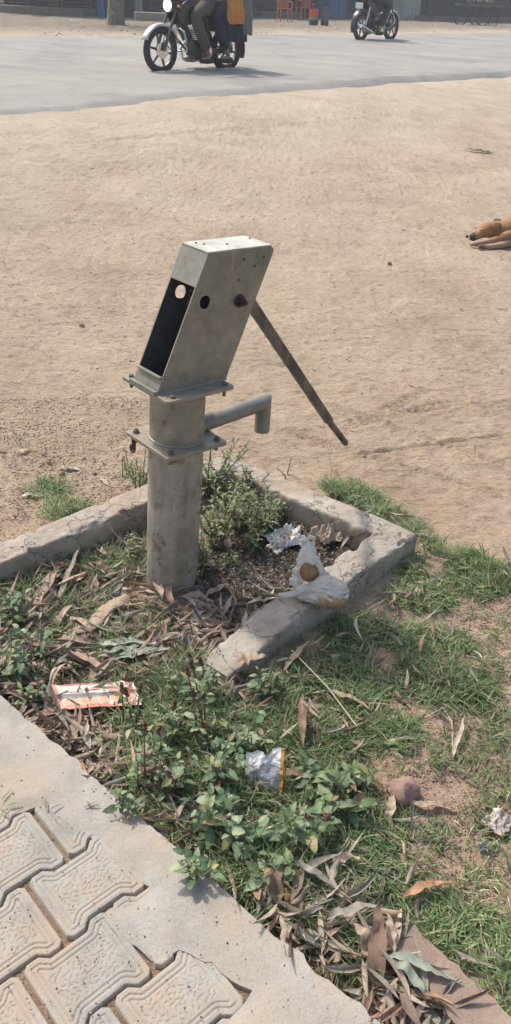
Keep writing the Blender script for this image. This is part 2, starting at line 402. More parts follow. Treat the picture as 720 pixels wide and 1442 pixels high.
SZ = .040
def ground_sheet(name, poly, z, th, mat, seed, amp=.006, sub=.012):
    """thick sheet with ragged outline and slightly uneven top"""
    pts = []
    for i in range(len(poly)):
        a = Vector(poly[i]); b = Vector(poly[(i+1) % len(poly)]); n = max(1, int((b-a).length/sub))
        d = (b-a).normalized() if (b-a).length > 0 else Vector((1, 0)); nn = Vector((-d.y, d.x))
        for k in range(n):
            p = a.lerp(b, k/n); q = amp*float(fbm(p.x*30, p.y*30, seed, 4)); q2 = p+nn*q*2; pts.append((q2.x, q2.y))
    return pts
def cement():
    # ragged inner border laid over the pavers, clean-ish outer border against the soil
    inner = [xy(*p, SZ) for p in ((-60, 1128), (0, 1150), (62, 1138), (107, 1172), (128, 1180), (165, 1218), (208, 1250), (178, 1272), (146, 1287), (175, 1318), (220, 1357), (252, 1338), (300, 1352), (352, 1398), (330, 1425), (300, 1446), (290, 1520), (290, 1640))]
    A = Vector(SLAB_A); B = Vector(SLAB_B); d = (B-A).normalized()
    far = A-d*2.2; end = B+d*.55
    poly = [(far.x, far.y), (A.x, A.y), (B.x, B.y), (end.x, end.y), (end.x-.5, end.y-.3)]+inner[::-1]+[(-2.2, .95), (far.x-.4, far.y-.5)]
    pts = ground_sheet('c', poly, SZ, .08, None, 61, .006)
    # grid fill by CDT with interior points
    bb = np.array(pts); ext = []
    rr = np.random.RandomState(3)
    gx = np.arange(-1.1, .6, .013); gy = np.arange(.4, 1.9, .013)
    GX, GY = np.meshgrid(gx, gy); GX = (GX+rr.uniform(-.003, .003, GX.shape)).ravel(); GY = (GY+rr.uniform(-.003, .003, GY.shape)).ravel()
    c = np.zeros(GX.shape, bool)
    for i in range(len(pts)):
        x1, y1 = pts[i]; x2, y2 = pts[(i+1) % len(pts)]
        if y1 == y2: continue
        c ^= ((y1 > GY) != (y2 > GY)) & (GX < (x2-x1)*(GY-y1)/(y2-y1)+x1)
    inp = [Vector((a, b)) for a, b in zip(GX[c], GY[c])]
    allp = [Vector(p) for p in pts]+inp; n = len(pts)
    ov, oe, of, _, _, _ = geometry.delaunay_2d_cdt(allp, [(i, (i+1) % n) for i in range(n)], [], 1, 1e-6)
    X = np.array([v.x for v in ov]); Y = np.array([v.y for v in ov])
    dI = np.full(X.shape, 9.0)
    for i in range(1, len(inner)-1):
        q_, _ = seg_dist(X, Y, inner[i], inner[i+1]); dI = np.minimum(dI, q_)
    Z = SZ-.0030+.0035*fbm(X*14, Y*14, 62, 4)+.0012*fbm(X*50, Y*50, 63, 3)+.006*sst(0, .035, dI)
    bm = bmesh.new(); vs = [bm.verts.new((X[i], Y[i], Z[i])) for i in range(len(X))]
    for f in of:
        try: bm.faces.new([vs[i] for i in f])
        except Exception: pass
    be = [e for e in bm.edges if len(e.link_faces) == 1]
    r = bmesh.ops.extrude_edge_only(bm, edges=be); nv = [g for g in r['geom'] if isinstance(g, bmesh.types.BMVert)]
    for v in nv:
        v.co.z = -.06 if slab_side(v.co.x, v.co.y) > -.02 else SZ-.016
    bmesh.ops.recalc_face_normals(bm, faces=bm.faces)
    me = bpy.data.meshes.new('pavement'); bm.to_mesh(me); bm.free()
    o = link('pavement', me, M_SLAB, None, True); me.set_sharp_from_angle(angle=R(50)); tag(o, kind='structure')
cement()
def pavers():
    # one interlocking dumbbell block as a height field, laid out on its lattice
    hl = .0865
    half = [(0, .0610), (.036, .0610), (.052, .0760), (.0755, .0760), (.0850, .0665)]
    prof = [(x, y) for x, y in half]+[(x, -y) for x, y in half[::-1]]
    poly = prof+[(-x, y) for x, y in prof[::-1]]
    def sdf(L, W):
        d = np.full(L.shape, 9.0); c = np.zeros(L.shape, bool)
        for i in range(len(poly)):
            x1, y1 = poly[i]; x2, y2 = poly[(i+1) % len(poly)]
            if (x1, y1) == (x2, y2) or (abs(x1) < 1e-9 and abs(x2) < 1e-9): continue
            q, _ = seg_dist(L, W, (x1, y1), (x2, y2)); d = np.minimum(d, q)
            if y1 != y2: c ^= ((y1 > W) != (y2 > W)) & (L < (x2-x1)*(W-y1)/(y2-y1)+x1)
        return np.where(c, d, -d)
    step = .00155
    l = np.arange(-hl-.002, hl+.0021, step); ww = np.arange(-.079, .0791, step)
    L, W = np.meshgrid(l, ww); D = sdf(L, W)
    rr = np.random.RandomState(5)
    H = np.zeros(L.shape)
    H -= .0034*np.exp(-((D-.0125)/.0011)**2)+.0034*np.exp(-((D-.0215)/.0011)**2)
    band = (D > .003)*(D < .0135); H += band*.0006*np.sin((L+W)*1500)*np.sin((L-W)*1500)
    centre = D > .027
    placed = []
    for _ in range(2600):
        cl, cw = rr.uniform(-.065, .065), rr.uniform(-.06, .06)
        if any((cl-p)**2+(cw-q)**2 < .0082**2 for p, q in placed): continue
        placed.append((cl, cw)); a = rr.uniform(0, math.pi); q = rr.uniform(.0025, .0042)
        dx, dy = L-cl, W-cw; al = dx*math.cos(a)+dy*math.sin(a); ac = -dx*math.sin(a)+dy*math.cos(a)
        H -= centre*.0022*np.exp(-(np.maximum(np.abs(al)-q, 0)/.0010)**2-(ac/.0011)**2)
    H -= .003*np.clip(1-D/.003, 0, 1)**1.5
    H = np.where(D < 0, -.016-np.clip(-D*2, 0, .01), H)
    n, m = L.shape; I = np.arange(n*m).reshape(n, m)
    F0 = np.stack([I[:-1, :-1], I[:-1, 1:], I[1:, 1:], I[1:, :-1]], -1).reshape(-1, 4)
    keep = (D > -.003).reshape(-1)[F0].any(1); F0 = F0[keep]
    c45 = math.cos(R(43)); s45 = math.sin(R(43))
    ax = np.array([c45, s45]); wx = np.array([s45, -c45])
    # lattice from the photograph
    O = (np.array(xy(142, 1285, SZ))+np.array(xy(220, 1357, SZ))+np.array(xy(20, 1385, SZ))+np.array(xy(107, 1445, SZ)))/4
    VV = []; FF = []; cnt = 0
    for i in range(-9, 6):
        for j in range(-10, 10):
            c = O+wx*(.1425*i)+ax*(.178*j+(.089 if i % 2 else 0))
            if slab_side(c[0], c[1]) > -.02 or c[0] < -1.0 or c[1] < .25 or c[0] > .35: continue
            sg = rr.choice([-1, 1]); tx, ty, dz = rr.uniform(-.012, .012), rr.uniform(-.012, .012), rr.uniform(-.0015, .001)
            P = np.zeros((n*m, 3)); lw = L.ravel()*sg; www = W.ravel()*sg
            P[:, 0] = c[0]+ax[0]*lw+wx[0]*www; P[:, 1] = c[1]+ax[1]*lw+wx[1]*www
            wear = fbm(P[:, 0]*14, P[:, 1]*14, 71, 4)
            P[:, 2] = SZ-.002+dz+H.ravel()*(1-.35*np.clip(wear, 0, 1))+tx*lw+ty*www+.0004*fbm(P[:, 0]*90, P[:, 1]*90, 72, 3)
            P[:, 2] -= .05*(slab_side(P[:, 0], P[:, 1]) > -.045)
            VV.append(P); FF.append(F0+cnt*n*m); cnt += 1
    o = npmesh('paved_path', np.concatenate(VV), np.concatenate(FF), M_PAVER, smooth=True); tag(o, kind='structure')
    # sandy bedding in the joints
    gx = np.arange(-1.3, .5, .012); gy = np.arange(.0, 1.6, .012); X, Y = np.meshgrid(gx, gy)
    Z = SZ-.0125+.004*fbm(X*25, Y*25, 73, 3)
    I = np.arange(X.size).reshape(X.shape); F = np.stack([I[:-1, :-1], I[:-1, 1:], I[1:, 1:], I[1:, :-1]], -1).reshape(-1, 4)
    P = np.stack([X, Y, Z], -1).reshape(-1, 3); kk = (slab_side(P[:, 0], P[:, 1]) < -.04)[F].all(1)
    o = npmesh('joint_sand', P, F[kk], M_GROUND, smooth=True, col=np.array([.34, .245, .17])); tag(o, kind='structure')
pavers()

# ------------------------------------------------------------------ curb round the pump
def curb():
    path = [Vector(p) for p in CURB]
    th = .094
    # resample; inward normals (bed on the right of travel direction)
    dirs = [(path[i+1]-path[i]).normalized() for i in range(len(path)-1)]
    st_pts = []
    for i in range(len(path)-1):
        n = max(2, int((path[i+1]-path[i]).length/.008))
        for k in range(n):
            p = path[i].lerp(path[i+1], k/n)
            if k == 0 and i > 0:
                d0, d1 = dirs[i-1], dirs[i]; dd = (d0+d1).normalized(); sc = 1/max(.5, dd.dot(d1))
            else: dd = dirs[i]; sc = 1
            st_pts.append((p, Vector((dd.y, -dd.x)), sc))
    st_pts.append((path[-1], Vector((dirs[-1].y, -dirs[-1].x)), 1))
    # profile points (u across: + inward half, - outward half ; v height)
    prof = []
    for v in np.linspace(-.07, .085, 14): prof.append((-.5, v))
    prof += [(-.495, .093), (-.47, .098), (-.43, .1)]
    for u in np.linspace(-.36, .36, 13): prof.append((u, .1))
    prof += [(.43, .1), (.47, .098), (.495, .093)]
    for v in np.linspace(.085, -.07, 14): prof.append((.5, v))
    m = len(prof); Vt = []
    from mathutils import noise
    for p, nrm, sc in st_pts:
        # centreline: CURB is the outer-top minus half thickness -> path is the middle
        for (u, v) in prof:
            q = Vector((p.x+nrm.x*u*th*sc, p.y+nrm.y*u*th*sc, v))
            n1 = noise.noise(q*7)*.005+noise.noise(q*28)*.0022+noise.noise(q*80)*.0015
            edge = max(0, min(1, (v-.07)/.03))*max(0, abs(u)-.3)*5
            chip = max(0, noise.noise(q*22+Vector((3, 9, 1)))-.14)*.035*edge
            rid = abs(noise.noise(Vector((q.x*7, q.y*7, 4.2))))
            crack = .005*math.exp(-(rid/.012)**2) if v > .09 else 0
            ne = min(1, max(0, (p-path[-1]).length/.22)); q.z = q.z*(.62+.38*ne) if v > 0 else q.z
            q.z += n1-chip-crack; q.x -= nrm.x*(chip*(1 if u > 0 else -1)-n1); q.y -= nrm.y*(chip*(1 if u > 0 else -1)-n1)
            Vt.append(q)
    n = len(st_pts); I = np.arange(n*m).reshape(n, m)
    F = [tuple(r) for r in np.stack([I[:-1, :-1], I[1:, :-1], I[1:, 1:], I[:-1, 1:]], -1).reshape(-1, 4)]
    me = bpy.data.meshes.new('concrete_curb'); F += [tuple(range(m)), tuple((n-1)*m+k for k in range(m))][::-1]
    me.from_pydata([tuple(v) for v in Vt], [], F)
    bm = bmesh.new(); bm.from_mesh(me); bmesh.ops.recalc_face_normals(bm, faces=bm.faces); bm.to_mesh(me); bm.free()
    o = link('concrete_curb', me, M_CURB, None, True); me.set_sharp_from_angle(angle=R(55))
    tag(o, 'low cracked grey plastered curb wall boxing in the hand pump', 'curb')
curb()
def kerb_piece():
    P = [V(528, 1322, .03), V(582, 1306, .03), V(735, 1445, .03), V(700, 1500, .03)]
    pts = ground_sheet('k', [(p.x, p.y) for p in P], 0, 0, None, 81, .006, .008)
    mb = MB(); n = len(pts)
    mb.v = [(x, y, .032+.005*float(fbm(x*18, y*18, 82))) for x, y in pts]+[(x, y, -.05) for x, y in pts]
    mb.f = [tuple(range(n))]+[(i, (i+1) % n, (i+1) % n+n, i+n) for i in range(n)]
    o = mb.build('kerb_stone', M_KERB, None); tag(o, 'flat reddish-brown kerb stone half buried in grass at the lower right', 'kerb stone')
kerb_piece()

# ------------------------------------------------------------------ hand pump
def hand_pump():
    a = R(42.13); Z = Vector((.0432, .0287, 1)).normalized()
    u = Vector((math.cos(a), math.sin(a), 0)); u = (u-Z*u.dot(Z)).normalized(); v = Z.cross(u)
    P = Vector((-.2379, 1.9502, 0))
    root = empty('hand_pump'); mm = Matrix.Identity(4)
    for i in range(3): mm[i][0] = u[i]; mm[i][1] = v[i]; mm[i][2] = Z[i]; mm[i][3] = P[i]
    root.matrix_world = mm
    tag(root, 'weathered grey steel hand pump with slanted head box standing in the curbed bed', 'hand pump')
    h1, h2, h3 = .4641, .6205, .9484; s = .097
    def rring(r, z0, z1, n=48, wob=.0012):
        mb = MB(); K = 14; vs = []; f = []
        for k in range(K+1):
            z = z0+(z1-z0)*k/K
            for i in range(n):
                t = 2*math.pi*i/n; q = r+wob*float(fbm(math.cos(t)*2+z*6, math.sin(t)*2+z*3, 91, 3)); vs.append((q*math.cos(t), q*math.sin(t), z))
        for k in range(K):
            for i in range(n): f.append((k*n+i, k*n+(i+1) % n, (k+1)*n+(i+1) % n, (k+1)*n+i))
        f.append(tuple(range(n))); f.append(tuple(K*n+i for i in range(n)))
        return mb.add(vs, f)
    rring(.0735, -.06, h1-.011).build('pedestal_pipe', M_PIPE, root, True)
    rring(.0715, h1-.001, h2-.009).build('water_chamber', M_CHAM, root, True)
    for zz, r_ in ((h1+.002, .0725), (h1-.014, .0745)): MB().torus((0, 0, zz), (0, 0, 1), r_, .004, 40, 8).build('weld_seam', M_CHAM, root, True)
    def plate(hu, hv, z, th, name, rad=.008):
        poly = []
        for cx, cy, a0 in ((hu-rad, hv-rad, 0), (-hu+rad, hv-rad, 90), (-hu+rad, -hv+rad, 180), (hu-rad, -hv+rad, 270)):
            for k in range(4): t = R(a0+30*k); poly.append((cx+rad*math.cos(t), cy+rad*math.sin(t)))
        return MB().prism(poly, (0, 0, z-th), (1, 0, 0), (0, 1, 0), (0, 0, th)).build(name, M_CHAM, root, False, .0012)
    plate(s, s, h1, .010, 'lower_flange'); plate(.106, .100, h2, .009, 'upper_flange')
    def bolt(x, y, z, parent=root, ax=(0, 0, 1), r=.009, hh=.007, name='bolt', rr=.0045, up=.012, dn=.03):
        ax = Vector(ax); b = MB(); e = ax.orthogonal().normalized(); g = ax.cross(e); p = Vector((x, y, z))
        hexa = [(r*math.cos(R(60*k+11)), r*math.sin(R(60*k+11))) for k in range(6)]
        b.prism(hexa, p, e, g, ax*hh); b.tube([p-ax*dn, p+ax*up], rr, 8)
        return b.build(name, M_BOLT, parent, False, .0006)
    for x, y in ((-s+.02, s-.022), (-s+.022, -s+.02), (s-.02, -s+.022), (s-.02, s-.02)):
        bolt(x, y, h1+.0005)
    for x, y in ((-.088, .082), (-.078, -.083), (.086, -.082), (.086, .082)):
        bolt(x, y, h2+.0005, r=.008, hh=.005, up=.007)
    # gusset ring under upper flange
    MB().tube([(0, 0, h2-.030), (0, 0, h2-.010)], [.073, .088], 40, False).build('collar', M_CHAM, root, True)
    # head box: two side plates with holes, front plate top, front lip, top, back
    u0, u1, t0, t1 = -.104, .1145, .036, .2445; hw_ = .0514; th = .0035
    hole = (.034, .833); hr = .0165
    def side(sg):
        outl = [(u0, h2), (u1, h2), (t1, h3-.014), (t1-.001, h3-.006), (t1-.010, h3), (t0, h3)]
        pts = [Vector(p) for p in outl]; n = len(pts); K = 28
        pts += [Vector((hole[0]+hr*math.cos(2*math.pi*k/K), hole[1]+hr*1.05*math.sin(2*math.pi*k/K))) for k in range(K)]
        ed = [(i, (i+1) % n) for i in range(n)]+[(n+i, n+(i+1) % K) for i in range(K)]
        ov, oe, of, _, _, _ = geometry.delaunay_2d_cdt(pts, ed, [], 1, 1e-6)
        tris = [f for f in of if math.hypot(sum(ov[i].x for i in f)/len(f)-hole[0], sum(ov[i].y for i in f)/len(f)-hole[1]) > hr*1.0]
        bm = bmesh.new(); y0 = sg*hw_
        vs = [bm.verts.new((p.x, y0, p.y)) for p in ov]
        for f in tris: bm.faces.new([vs[i] for i in f])
        for q in [q for q in bm.verts if not q.link_faces]: bm.verts.remove(q)
        r = bmesh.ops.extrude_face_region(bm, geom=bm.faces[:]); 
        for g in r['geom']:
            if isinstance(g, bmesh.types.BMVert): g.co.y -= sg*th
        bmesh.ops.recalc_face_normals(bm, faces=bm.faces)
        me = bpy.data.meshes.new('side_plate'); bm.to_mesh(me); bm.free()
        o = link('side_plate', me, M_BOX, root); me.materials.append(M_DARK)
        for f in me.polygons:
            if f.normal.y*sg < -.9 and abs(f.center.y) < hw_-.002: f.material_index = 1  # inner faces get the colour with the interior shade painted in
        return o
    side(1); side(-1)
    fd = Vector((t0-u0, 0, h3-h2)).normalized()       # slanted direction of the front edge
    def fpt(z): k = (z-h2)/(h3-h2); return u0+(t0-u0)*k
    iw = hw_-th-.0004
    def front(z0, z1, name, off=0.0):
        b = MB(); p = [(fpt(z0), z0), (fpt(z1), z1), (fpt(z1)+.003, z1), (fpt(z0)+.003, z0)]
        b.prism([(q[0]+off, q[1]) for q in p], (0, -iw, 0), (1, 0, 0), (0, 0, 1), (0, 2*iw, 0)); return b.build(name, M_BOX, root)
    front(.872, h3-.0002, 'front_cover'); front(h2+.0003, h2+.040, 'front_lip')
    b = MB(); b.box((fpt(h2+.041)-.004, 0, h2+.041), (.010, 2*iw, .003)); b.box((u0-.005, 0, h2+.006), (.008, 2*hw_+.004, .010)); b.build('lip_fold', M_BOX, root)
    b = MB(); b.prism([(t0-.001, 0), (t1-.009, 0), (t1-.009, .0035), (t0-.001, .0035)], (0, -hw_-.001, h3+.0004), (1, 0, 0), (0, 0, 1), (0, 2*hw_+.002, 0))
    b.build('top_cover', simple('pale_top_metal', (.55, .54, .47), .5, .2, .25, 25, .2, col2=(.38, .37, .31)), root, False, .0008)  # top cover in a paler metal colour than the side plates
    def bpt(z): k = (z-h2)/(h3-h2); return u1+(t1-u1)*k
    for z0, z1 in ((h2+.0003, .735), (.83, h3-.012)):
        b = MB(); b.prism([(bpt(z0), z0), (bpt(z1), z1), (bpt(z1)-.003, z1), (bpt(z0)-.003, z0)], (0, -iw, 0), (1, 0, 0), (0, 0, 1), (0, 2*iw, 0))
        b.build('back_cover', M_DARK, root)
    # axle with washers and nuts
    A = Vector((.142, 0, .823)); b = MB()
    b.tube([A+Vector((0, -.078, 0)), A+Vector((0, .070, 0))], .006, 12)
    b.build('axle', M_RUST, root, True)
    for sg in (-1, 1):
        b = MB(); y = sg*(hw_+.0008)
        b.tube([(A.x, y, A.z), (A.x, y+sg*.003, A.z)], .0165, 24); b.build('washer', M_RUST, root)
        b = MB(); hexa = [(.0115*math.cos(R(60*k)), .0115*math.sin(R(60*k))) for k in range(6)]
        b.prism(hexa, (A.x, y+sg*.0032, A.z), (1, 0, 0), (0, 0, 1), (0, sg*.010, 0))
        b.prism([(q*.85, w_*.85) for q, w_ in hexa], (A.x, y+sg*.0134, A.z), (.95, 0, .3), (-.3, 0, .95), (0, sg*.007, 0)); b.build('nut', M_RUST, root, False, .0008)
    for sg in (-1, 1):
        b = MB(); b.tube([(u0+.224*k/30*.97+.003, sg*(hw_+.001)+.0008*math.sin(k*2.6), h2+.001+.0006*math.sin(k*1.9)) for k in range(31)], .0028, 6); b.build('weld_seam', M_CHAM, root, True)
    # small screw heads on the visible side and on top
    for uu, zz in ((.148, .925), (.185, .905), (.212, .925), (.135, .876)):
        b = MB(); b.tube([(uu, -hw_-.0002, zz), (uu, -hw_-.0022, zz)], .0028, 10); b.build('screw', M_RUST, root)
    for uu, vv in ((.062, .030), (.072, .012), (.128, -.008), (.225, .02)):
        b = MB(); b.tube([(uu, vv, h3+.004), (uu, vv, h3+.0058)], .0032, 10); b.build('screw', M_RUST, root)
    # inner workings: lever quadrant, chain and rod
    b = MB(); q = [(A.x+.02, A.z-.022), (A.x-.055, A.z-.03), (A.x-.098, A.z-.012), (A.x-.104, A.z+.025), (A.x-.08, A.z+.045), (A.x+.01, A.z+.022)]
    b.prism(q, (0, -.006, 0), (1, 0, 0), (0, 0, 1), (0, .012, 0)); b.build('lever_quadrant', M_RUST, root, False, .002)
    b = MB()
    for k in range(7):
        z = A.z+.018-k*.022; b.torus((A.x-.110-.002*(k % 2), 0, z), (0, 1, 0) if k % 2 else (1, 0, 0), .009, .003, 14, 6)
    b.build('chain', M_RUST, root, True)
    MB().tube([(.02, 0, h2-.005), (.026, 0, A.z-.13)], .006, 10).build('pump_rod', M_RUST, root, True)
    # handle: flat bar leaving the back, round grip at the end
    H0 = Vector((.160, 0, .868)); Hs = Vector((.600, 0, .362)); H1 = Vector((.695, 0, .262))
    d = (Hs-H0).normalized(); nrm = Vector((0, 1, 0)).cross(d).normalized(); b = MB()
    hb = empty('handle'); hb.parent = root
    L = (Hs-H0).length
    b.prism([(0, -.0145), (L-.01, -.0125), (L, -.009), (L, .009), (L-.01, .0125), (0, .0145)], H0+Vector((0, -.0095, 0)), d, nrm, (0, .019, 0)); 
    b.build('handle_bar', M_HANDLE, hb, False, .002)
    b = MB(); dd = (H1-Hs).normalized()
    b.tube([Hs-d*.03, Hs, Hs+dd*.03, H1-dd*.012, H1-dd*.003, H1], [.0095, .0105, .0105, .0105, .008, .003], 16); b.build('grip', M_HANDLE, hb, True)
    # spout: horizontal arm, mitred elbow, down pipe
    r = .0225; b = MB(); a0 = Vector((.06, 0, .478)); a1 = Vector((.306, 0, .494)); a2 = Vector((.309, 0, .405)); n = 28; rings = []
    dA = (a1-a0).normalized(); dB = (a2-a1).normalized(); mi = (dA-dB).normalized()
    for p, dr, pl in ((a0, dA, dA), (a1, dA, mi), (a2, dB, dB)):
        rg = []
        for k in range(n):
            t = 2*math.pi*k/n
            if dr is dA: base = Vector((0, 1, 0))*math.cos(t)*r+dA.cross(Vector((0, 1, 0)))*math.sin(t)*r
            else: base = Vector((0, 1, 0))*math.cos(t)*r+dB.cross(Vector((0, 1, 0)))*math.sin(t)*r
            q = p+base
            if pl is mi:  # slide on to the mitre plane (normal along dA+dB)
                nn = (dA+dB)*0+ (dA-(-dB)); nn = (dA+dB).normalized()
                q = q-dA*((q-p).dot(Vector((dA-dB)).normalized().cross(Vector((0, 1, 0))))/dA.dot(Vector((dA-dB)).normalized().cross(Vector((0, 1, 0)))))
            rg.append(q)
        rings.append(rg)
    vs = [q for g in rings for q in g]; f = []
    for i in range(2):
        for k in range(n): f.append((i*n+k, i*n+(k+1) % n, (i+1)*n+(k+1) % n, (i+1)*n+k))
    # inner wall so the mouth reads hollow
    inn = [a2+(q-a2)*.82 for q in rings[2]]; inn2 = [q-dB*.05 for q in inn]; vs += inn+inn2
    for k in range(n):
        f.append((2*n+k, 2*n+(k+1) % n, 3*n+(k+1) % n, 3*n+k)); f.append((3*n+k, 3*n+(k+1) % n, 4*n+(k+1) % n, 4*n+k))
    f.append(tuple(4*n+k for k in range(n)))
    b.add(vs, f); b.build('spout', M_SPOUT, root, True, angle=R(35))
    b = MB(); b.tube([(.069, 0, .4785), (.080, 0, .4793)], [.030, .0235], 24); b.build('spout_collar', M_CHAM, root, True)
    b = MB(); b.tube([(-.088, .07, h1-.01), (-.088, .07, h1-.045)], .006, 8); b.torus((-.088, .075, h1-.045), (1, 0, 0), .010, .003, 14, 6); b.build('hook', M_RUST, root, True)
hand_pump()
# ------------------------------------------------------------------ leaves, grass, weeds
RS = np.random.RandomState
def nrmv(a): return a/np.maximum(np.linalg.norm(a, axis=-1, keepdims=True), 1e-9)
def leaf_arrays(base, d, n, L, W, droop, fold, side, twist, rows=6, peak=.42, tip=.06):
    """ribbons with a midrib: base,d,n (N,3); L,W,droop,fold,side,twist (N,) -> V (N,rows*3,3), faces"""
    base = np.atleast_2d(base); d = nrmv(np.atleast_2d(d)); n = np.atleast_2d(n); n = nrmv(n-d*(n*d).sum(-1, keepdims=True))
    s = np.cross(d, n); Nn = len(base)
    L, W, droop, fold, side, twist = [np.broadcast_to(np.asarray(q, float), (Nn,)) for q in (L, W, droop, fold, side, twist)]
    k = np.linspace(0, 1, rows)
    w = np.where(k < peak, np.sin(k/peak*math.pi/2)**.8, np.cos((k-peak)/(1-peak)*math.pi/2)**.75); w = np.maximum(w, tip)
    out = np.zeros((Nn, rows, 3, 3))
    for i, q in enumerate(k):
        c = base+d*(L*q)[:, None]-n*(droop*L*q*q)[:, None]+s*(side*L*q*q)[:, None]
        a = twist*q; ca, sa = np.cos(a)[:, None], np.sin(a)[:, None]
        ss = s*ca+n*sa; nn = n*ca-s*sa
        hw = (W*w[i]/2)[:, None]; up = nn*(fold*W*w[i]/2)[:, None]
        out[:, i, 0] = c-ss*hw+up; out[:, i, 1] = c; out[:, i, 2] = c+ss*hw+up
    V3 = out.reshape(Nn, rows*3, 3)
    f = []
    for i in range(rows-1):
        for j in range(2): f.append((i*3+j, i*3+j+1, (i+1)*3+j+1, (i+1)*3+j))
    f = np.array(f); F = (f[None]+(np.arange(Nn)*rows*3)[:, None, None]).reshape(-1, 4)
    return V3, F
def in_poly(px, py, poly):
    c = np.zeros(np.shape(px), bool)
    for i in range(len(poly)):
        x1, y1 = poly[i]; x2, y2 = poly[(i+1) % len(poly)]
        if y1 == y2: continue
        c ^= ((y1 > py) != (y2 > py)) & (px < (x2-x1)*(py-y1)/(y2-y1)+x1)
    return c
def scatter(poly, n, rs, thr=None, nscale=9, seed=5):
    """n ground points, even in ground area, inside a polygon given in photo pixels"""
    G = [xy(*p) for p in poly]; gx = [g[0] for g in G]; gy = [g[1] for g in G]
    out = np.zeros((0, 2)); it = 0
    while len(out) < n and it < 60:
        q = np.stack([rs.uniform(min(gx), max(gx), 4*n), rs.uniform(min(gy), max(gy), 4*n)], -1)
        m = in_poly(q[:, 0], q[:, 1], G)
        if thr is not None: m &= (fbm(q[:, 0]*nscale, q[:, 1]*nscale, seed, 4)+rs.uniform(-.25, .25, len(q))) > thr
        out = np.concatenate([out, q[m]]); it += 1
    out = out[:n]
    return np.concatenate([out, gz(out[:, 0], out[:, 1])[:, None]], 1)
def curb_clear(P, r=.056):
    m = np.ones(len(P), bool)
    for i in range(len(CURB)-1):
        d, _ = seg_dist(P[:, 0], P[:, 1], CURB[i], CURB[i+1]); m &= d > r
    m &= slab_side(P[:, 0], P[:, 1]) > .004
    m &= np.hypot(P[:, 0]+.238, P[:, 1]-1.95) > .08
    return P[m]
GR = np.array([[.16, .245, .095], [.22, .30, .125], [.11, .185, .08], [.30, .35, .18], [.34, .30, .18], [.45, .38, .26]])
def grass(name, pts, label, cat, rs, h=(.025, .06), lean=(.3, 1.25), w=(.0018, .0042), per=5, straw=.1, kind='stuff', rows=4, spread=.012):
    n = len(pts)*per
    B = np.repeat(pts, per, 0)+np.concatenate([rs.normal(0, spread, (n, 2)), np.zeros((n, 1))], 1)
    B[:, 2] = gz(B[:, 0], B[:, 1])-.002
    az = rs.uniform(0, 2*math.pi, n); le = rs.uniform(*lean, n)
    # patchwise lean so the sward is combed in clumps
    az = az*.75+math.pi*fbm(B[:, 0]*5, B[:, 1]*5, 12)*1.5
    d = np.stack([np.sin(le)*np.cos(az), np.sin(le)*np.sin(az), np.cos(le)], -1)
    nn = np.cross(d, np.stack([-np.sin(az), np.cos(az), np.zeros(n)], -1)); nn = np.where(nn[:, 2:3] < 0, -nn, nn)
    B[:, 2] += rs.uniform(0, .012, n)
    L = rs.uniform(*h, n)*(1+.5*fbm(B[:, 0]*6, B[:, 1]*6, 19)); W = rs.uniform(*w, n)
    V3, F = leaf_arrays(B, d, nn, L, W, rs.uniform(.05, .9, n), .3, rs.uniform(-.4, .4, n), rs.uniform(-1, 1, n), rows=rows, peak=.25, tip=.1)
    ci = rs.choice(4, n, p=[.34, .28, .2, .18]); ci = np.where(rs.rand(n) < straw, rs.choice([4, 5], n), ci)
    c = GR[ci]*rs.uniform(.7, 1.35, (n, 1))*(1+.4*fbm(B[:, 0]*4, B[:, 1]*4, 29))[:, None]
    o = npmesh(name, V3, F, M_GRASS, col=np.repeat(c, rows*3, 0)); tag(o, label, cat, kind=kind); return o

rs = RS(42)
POLY_RIGHT = [(520, 720), (560, 728), (590, 745), (625, 790), (660, 770), (700, 800), (740, 790), (735, 835), (690, 850), (640, 830), (625, 870), (655, 905), (700, 940), (700, 990), (640, 1000), (590, 1000), (570, 1055), (520, 1070), (530, 1150), (590, 1160), (630, 1190), (560, 1205), (585, 1250), (640, 1275), (720, 1290), (760, 1340), (760, 1500), (690, 1400), (600, 1320), (540, 1330), (440, 1270), (330, 1140), (290, 1010), (320, 935), (400, 940), (480, 880), (560, 830), (590, 770), (520, 730)]
P1 = curb_clear(scatter(POLY_RIGHT, 5600, rs, -.03, 11, 5), .052)
grass('grass', P1, 'green creeping grass spreading right of the curb down to the kerb stone', 'grass', rs, h=(.018, .050), lean=(.5, 1.45), per=5, straw=.16)
POLY_BARE = [(560, 840), (720, 800), (735, 1300), (640, 1300), (560, 1200), (540, 1050), (600, 1000), (690, 1000), (690, 900)]
P2 = curb_clear(scatter(POLY_BARE, 360, rs, .18, 10, 6), .05)
grass('sparse_grass', P2, 'thin grass tufts on the bare reddish soil at the right', 'grass', rs, h=(.015, .04), per=5, straw=.3)
P3 = curb_clear(scatter([(450, 680), (500, 680), (600, 740), (640, 800), (590, 800), (580, 745), (470, 700)], 300, rs, .0, 12, 7), .05)
grass('verge_grass', P3, 'fresh green grass along the outside of the far curb wall', 'grass', rs, h=(.02, .05), per=5)
P4 = curb_clear(scatter([(-20, 800), (90, 770), (200, 740), (205, 830), (250, 880), (290, 960), (330, 990), (250, 1000), (160, 930), (0, 980), (-20, 900)], 1700, rs, -.05, 9, 8), .05)
grass('bed_grass', P4, 'patchy grass among dry leaves left of the pump inside the curb', 'grass', rs, h=(.02, .055), per=5, straw=.22)
P5 = curb_clear(scatter([(130, 960), (330, 940), (360, 1100), (500, 1280), (520, 1400), (440, 1360), (250, 1200), (170, 1110)], 1300, rs, -.1, 8, 9), .05)
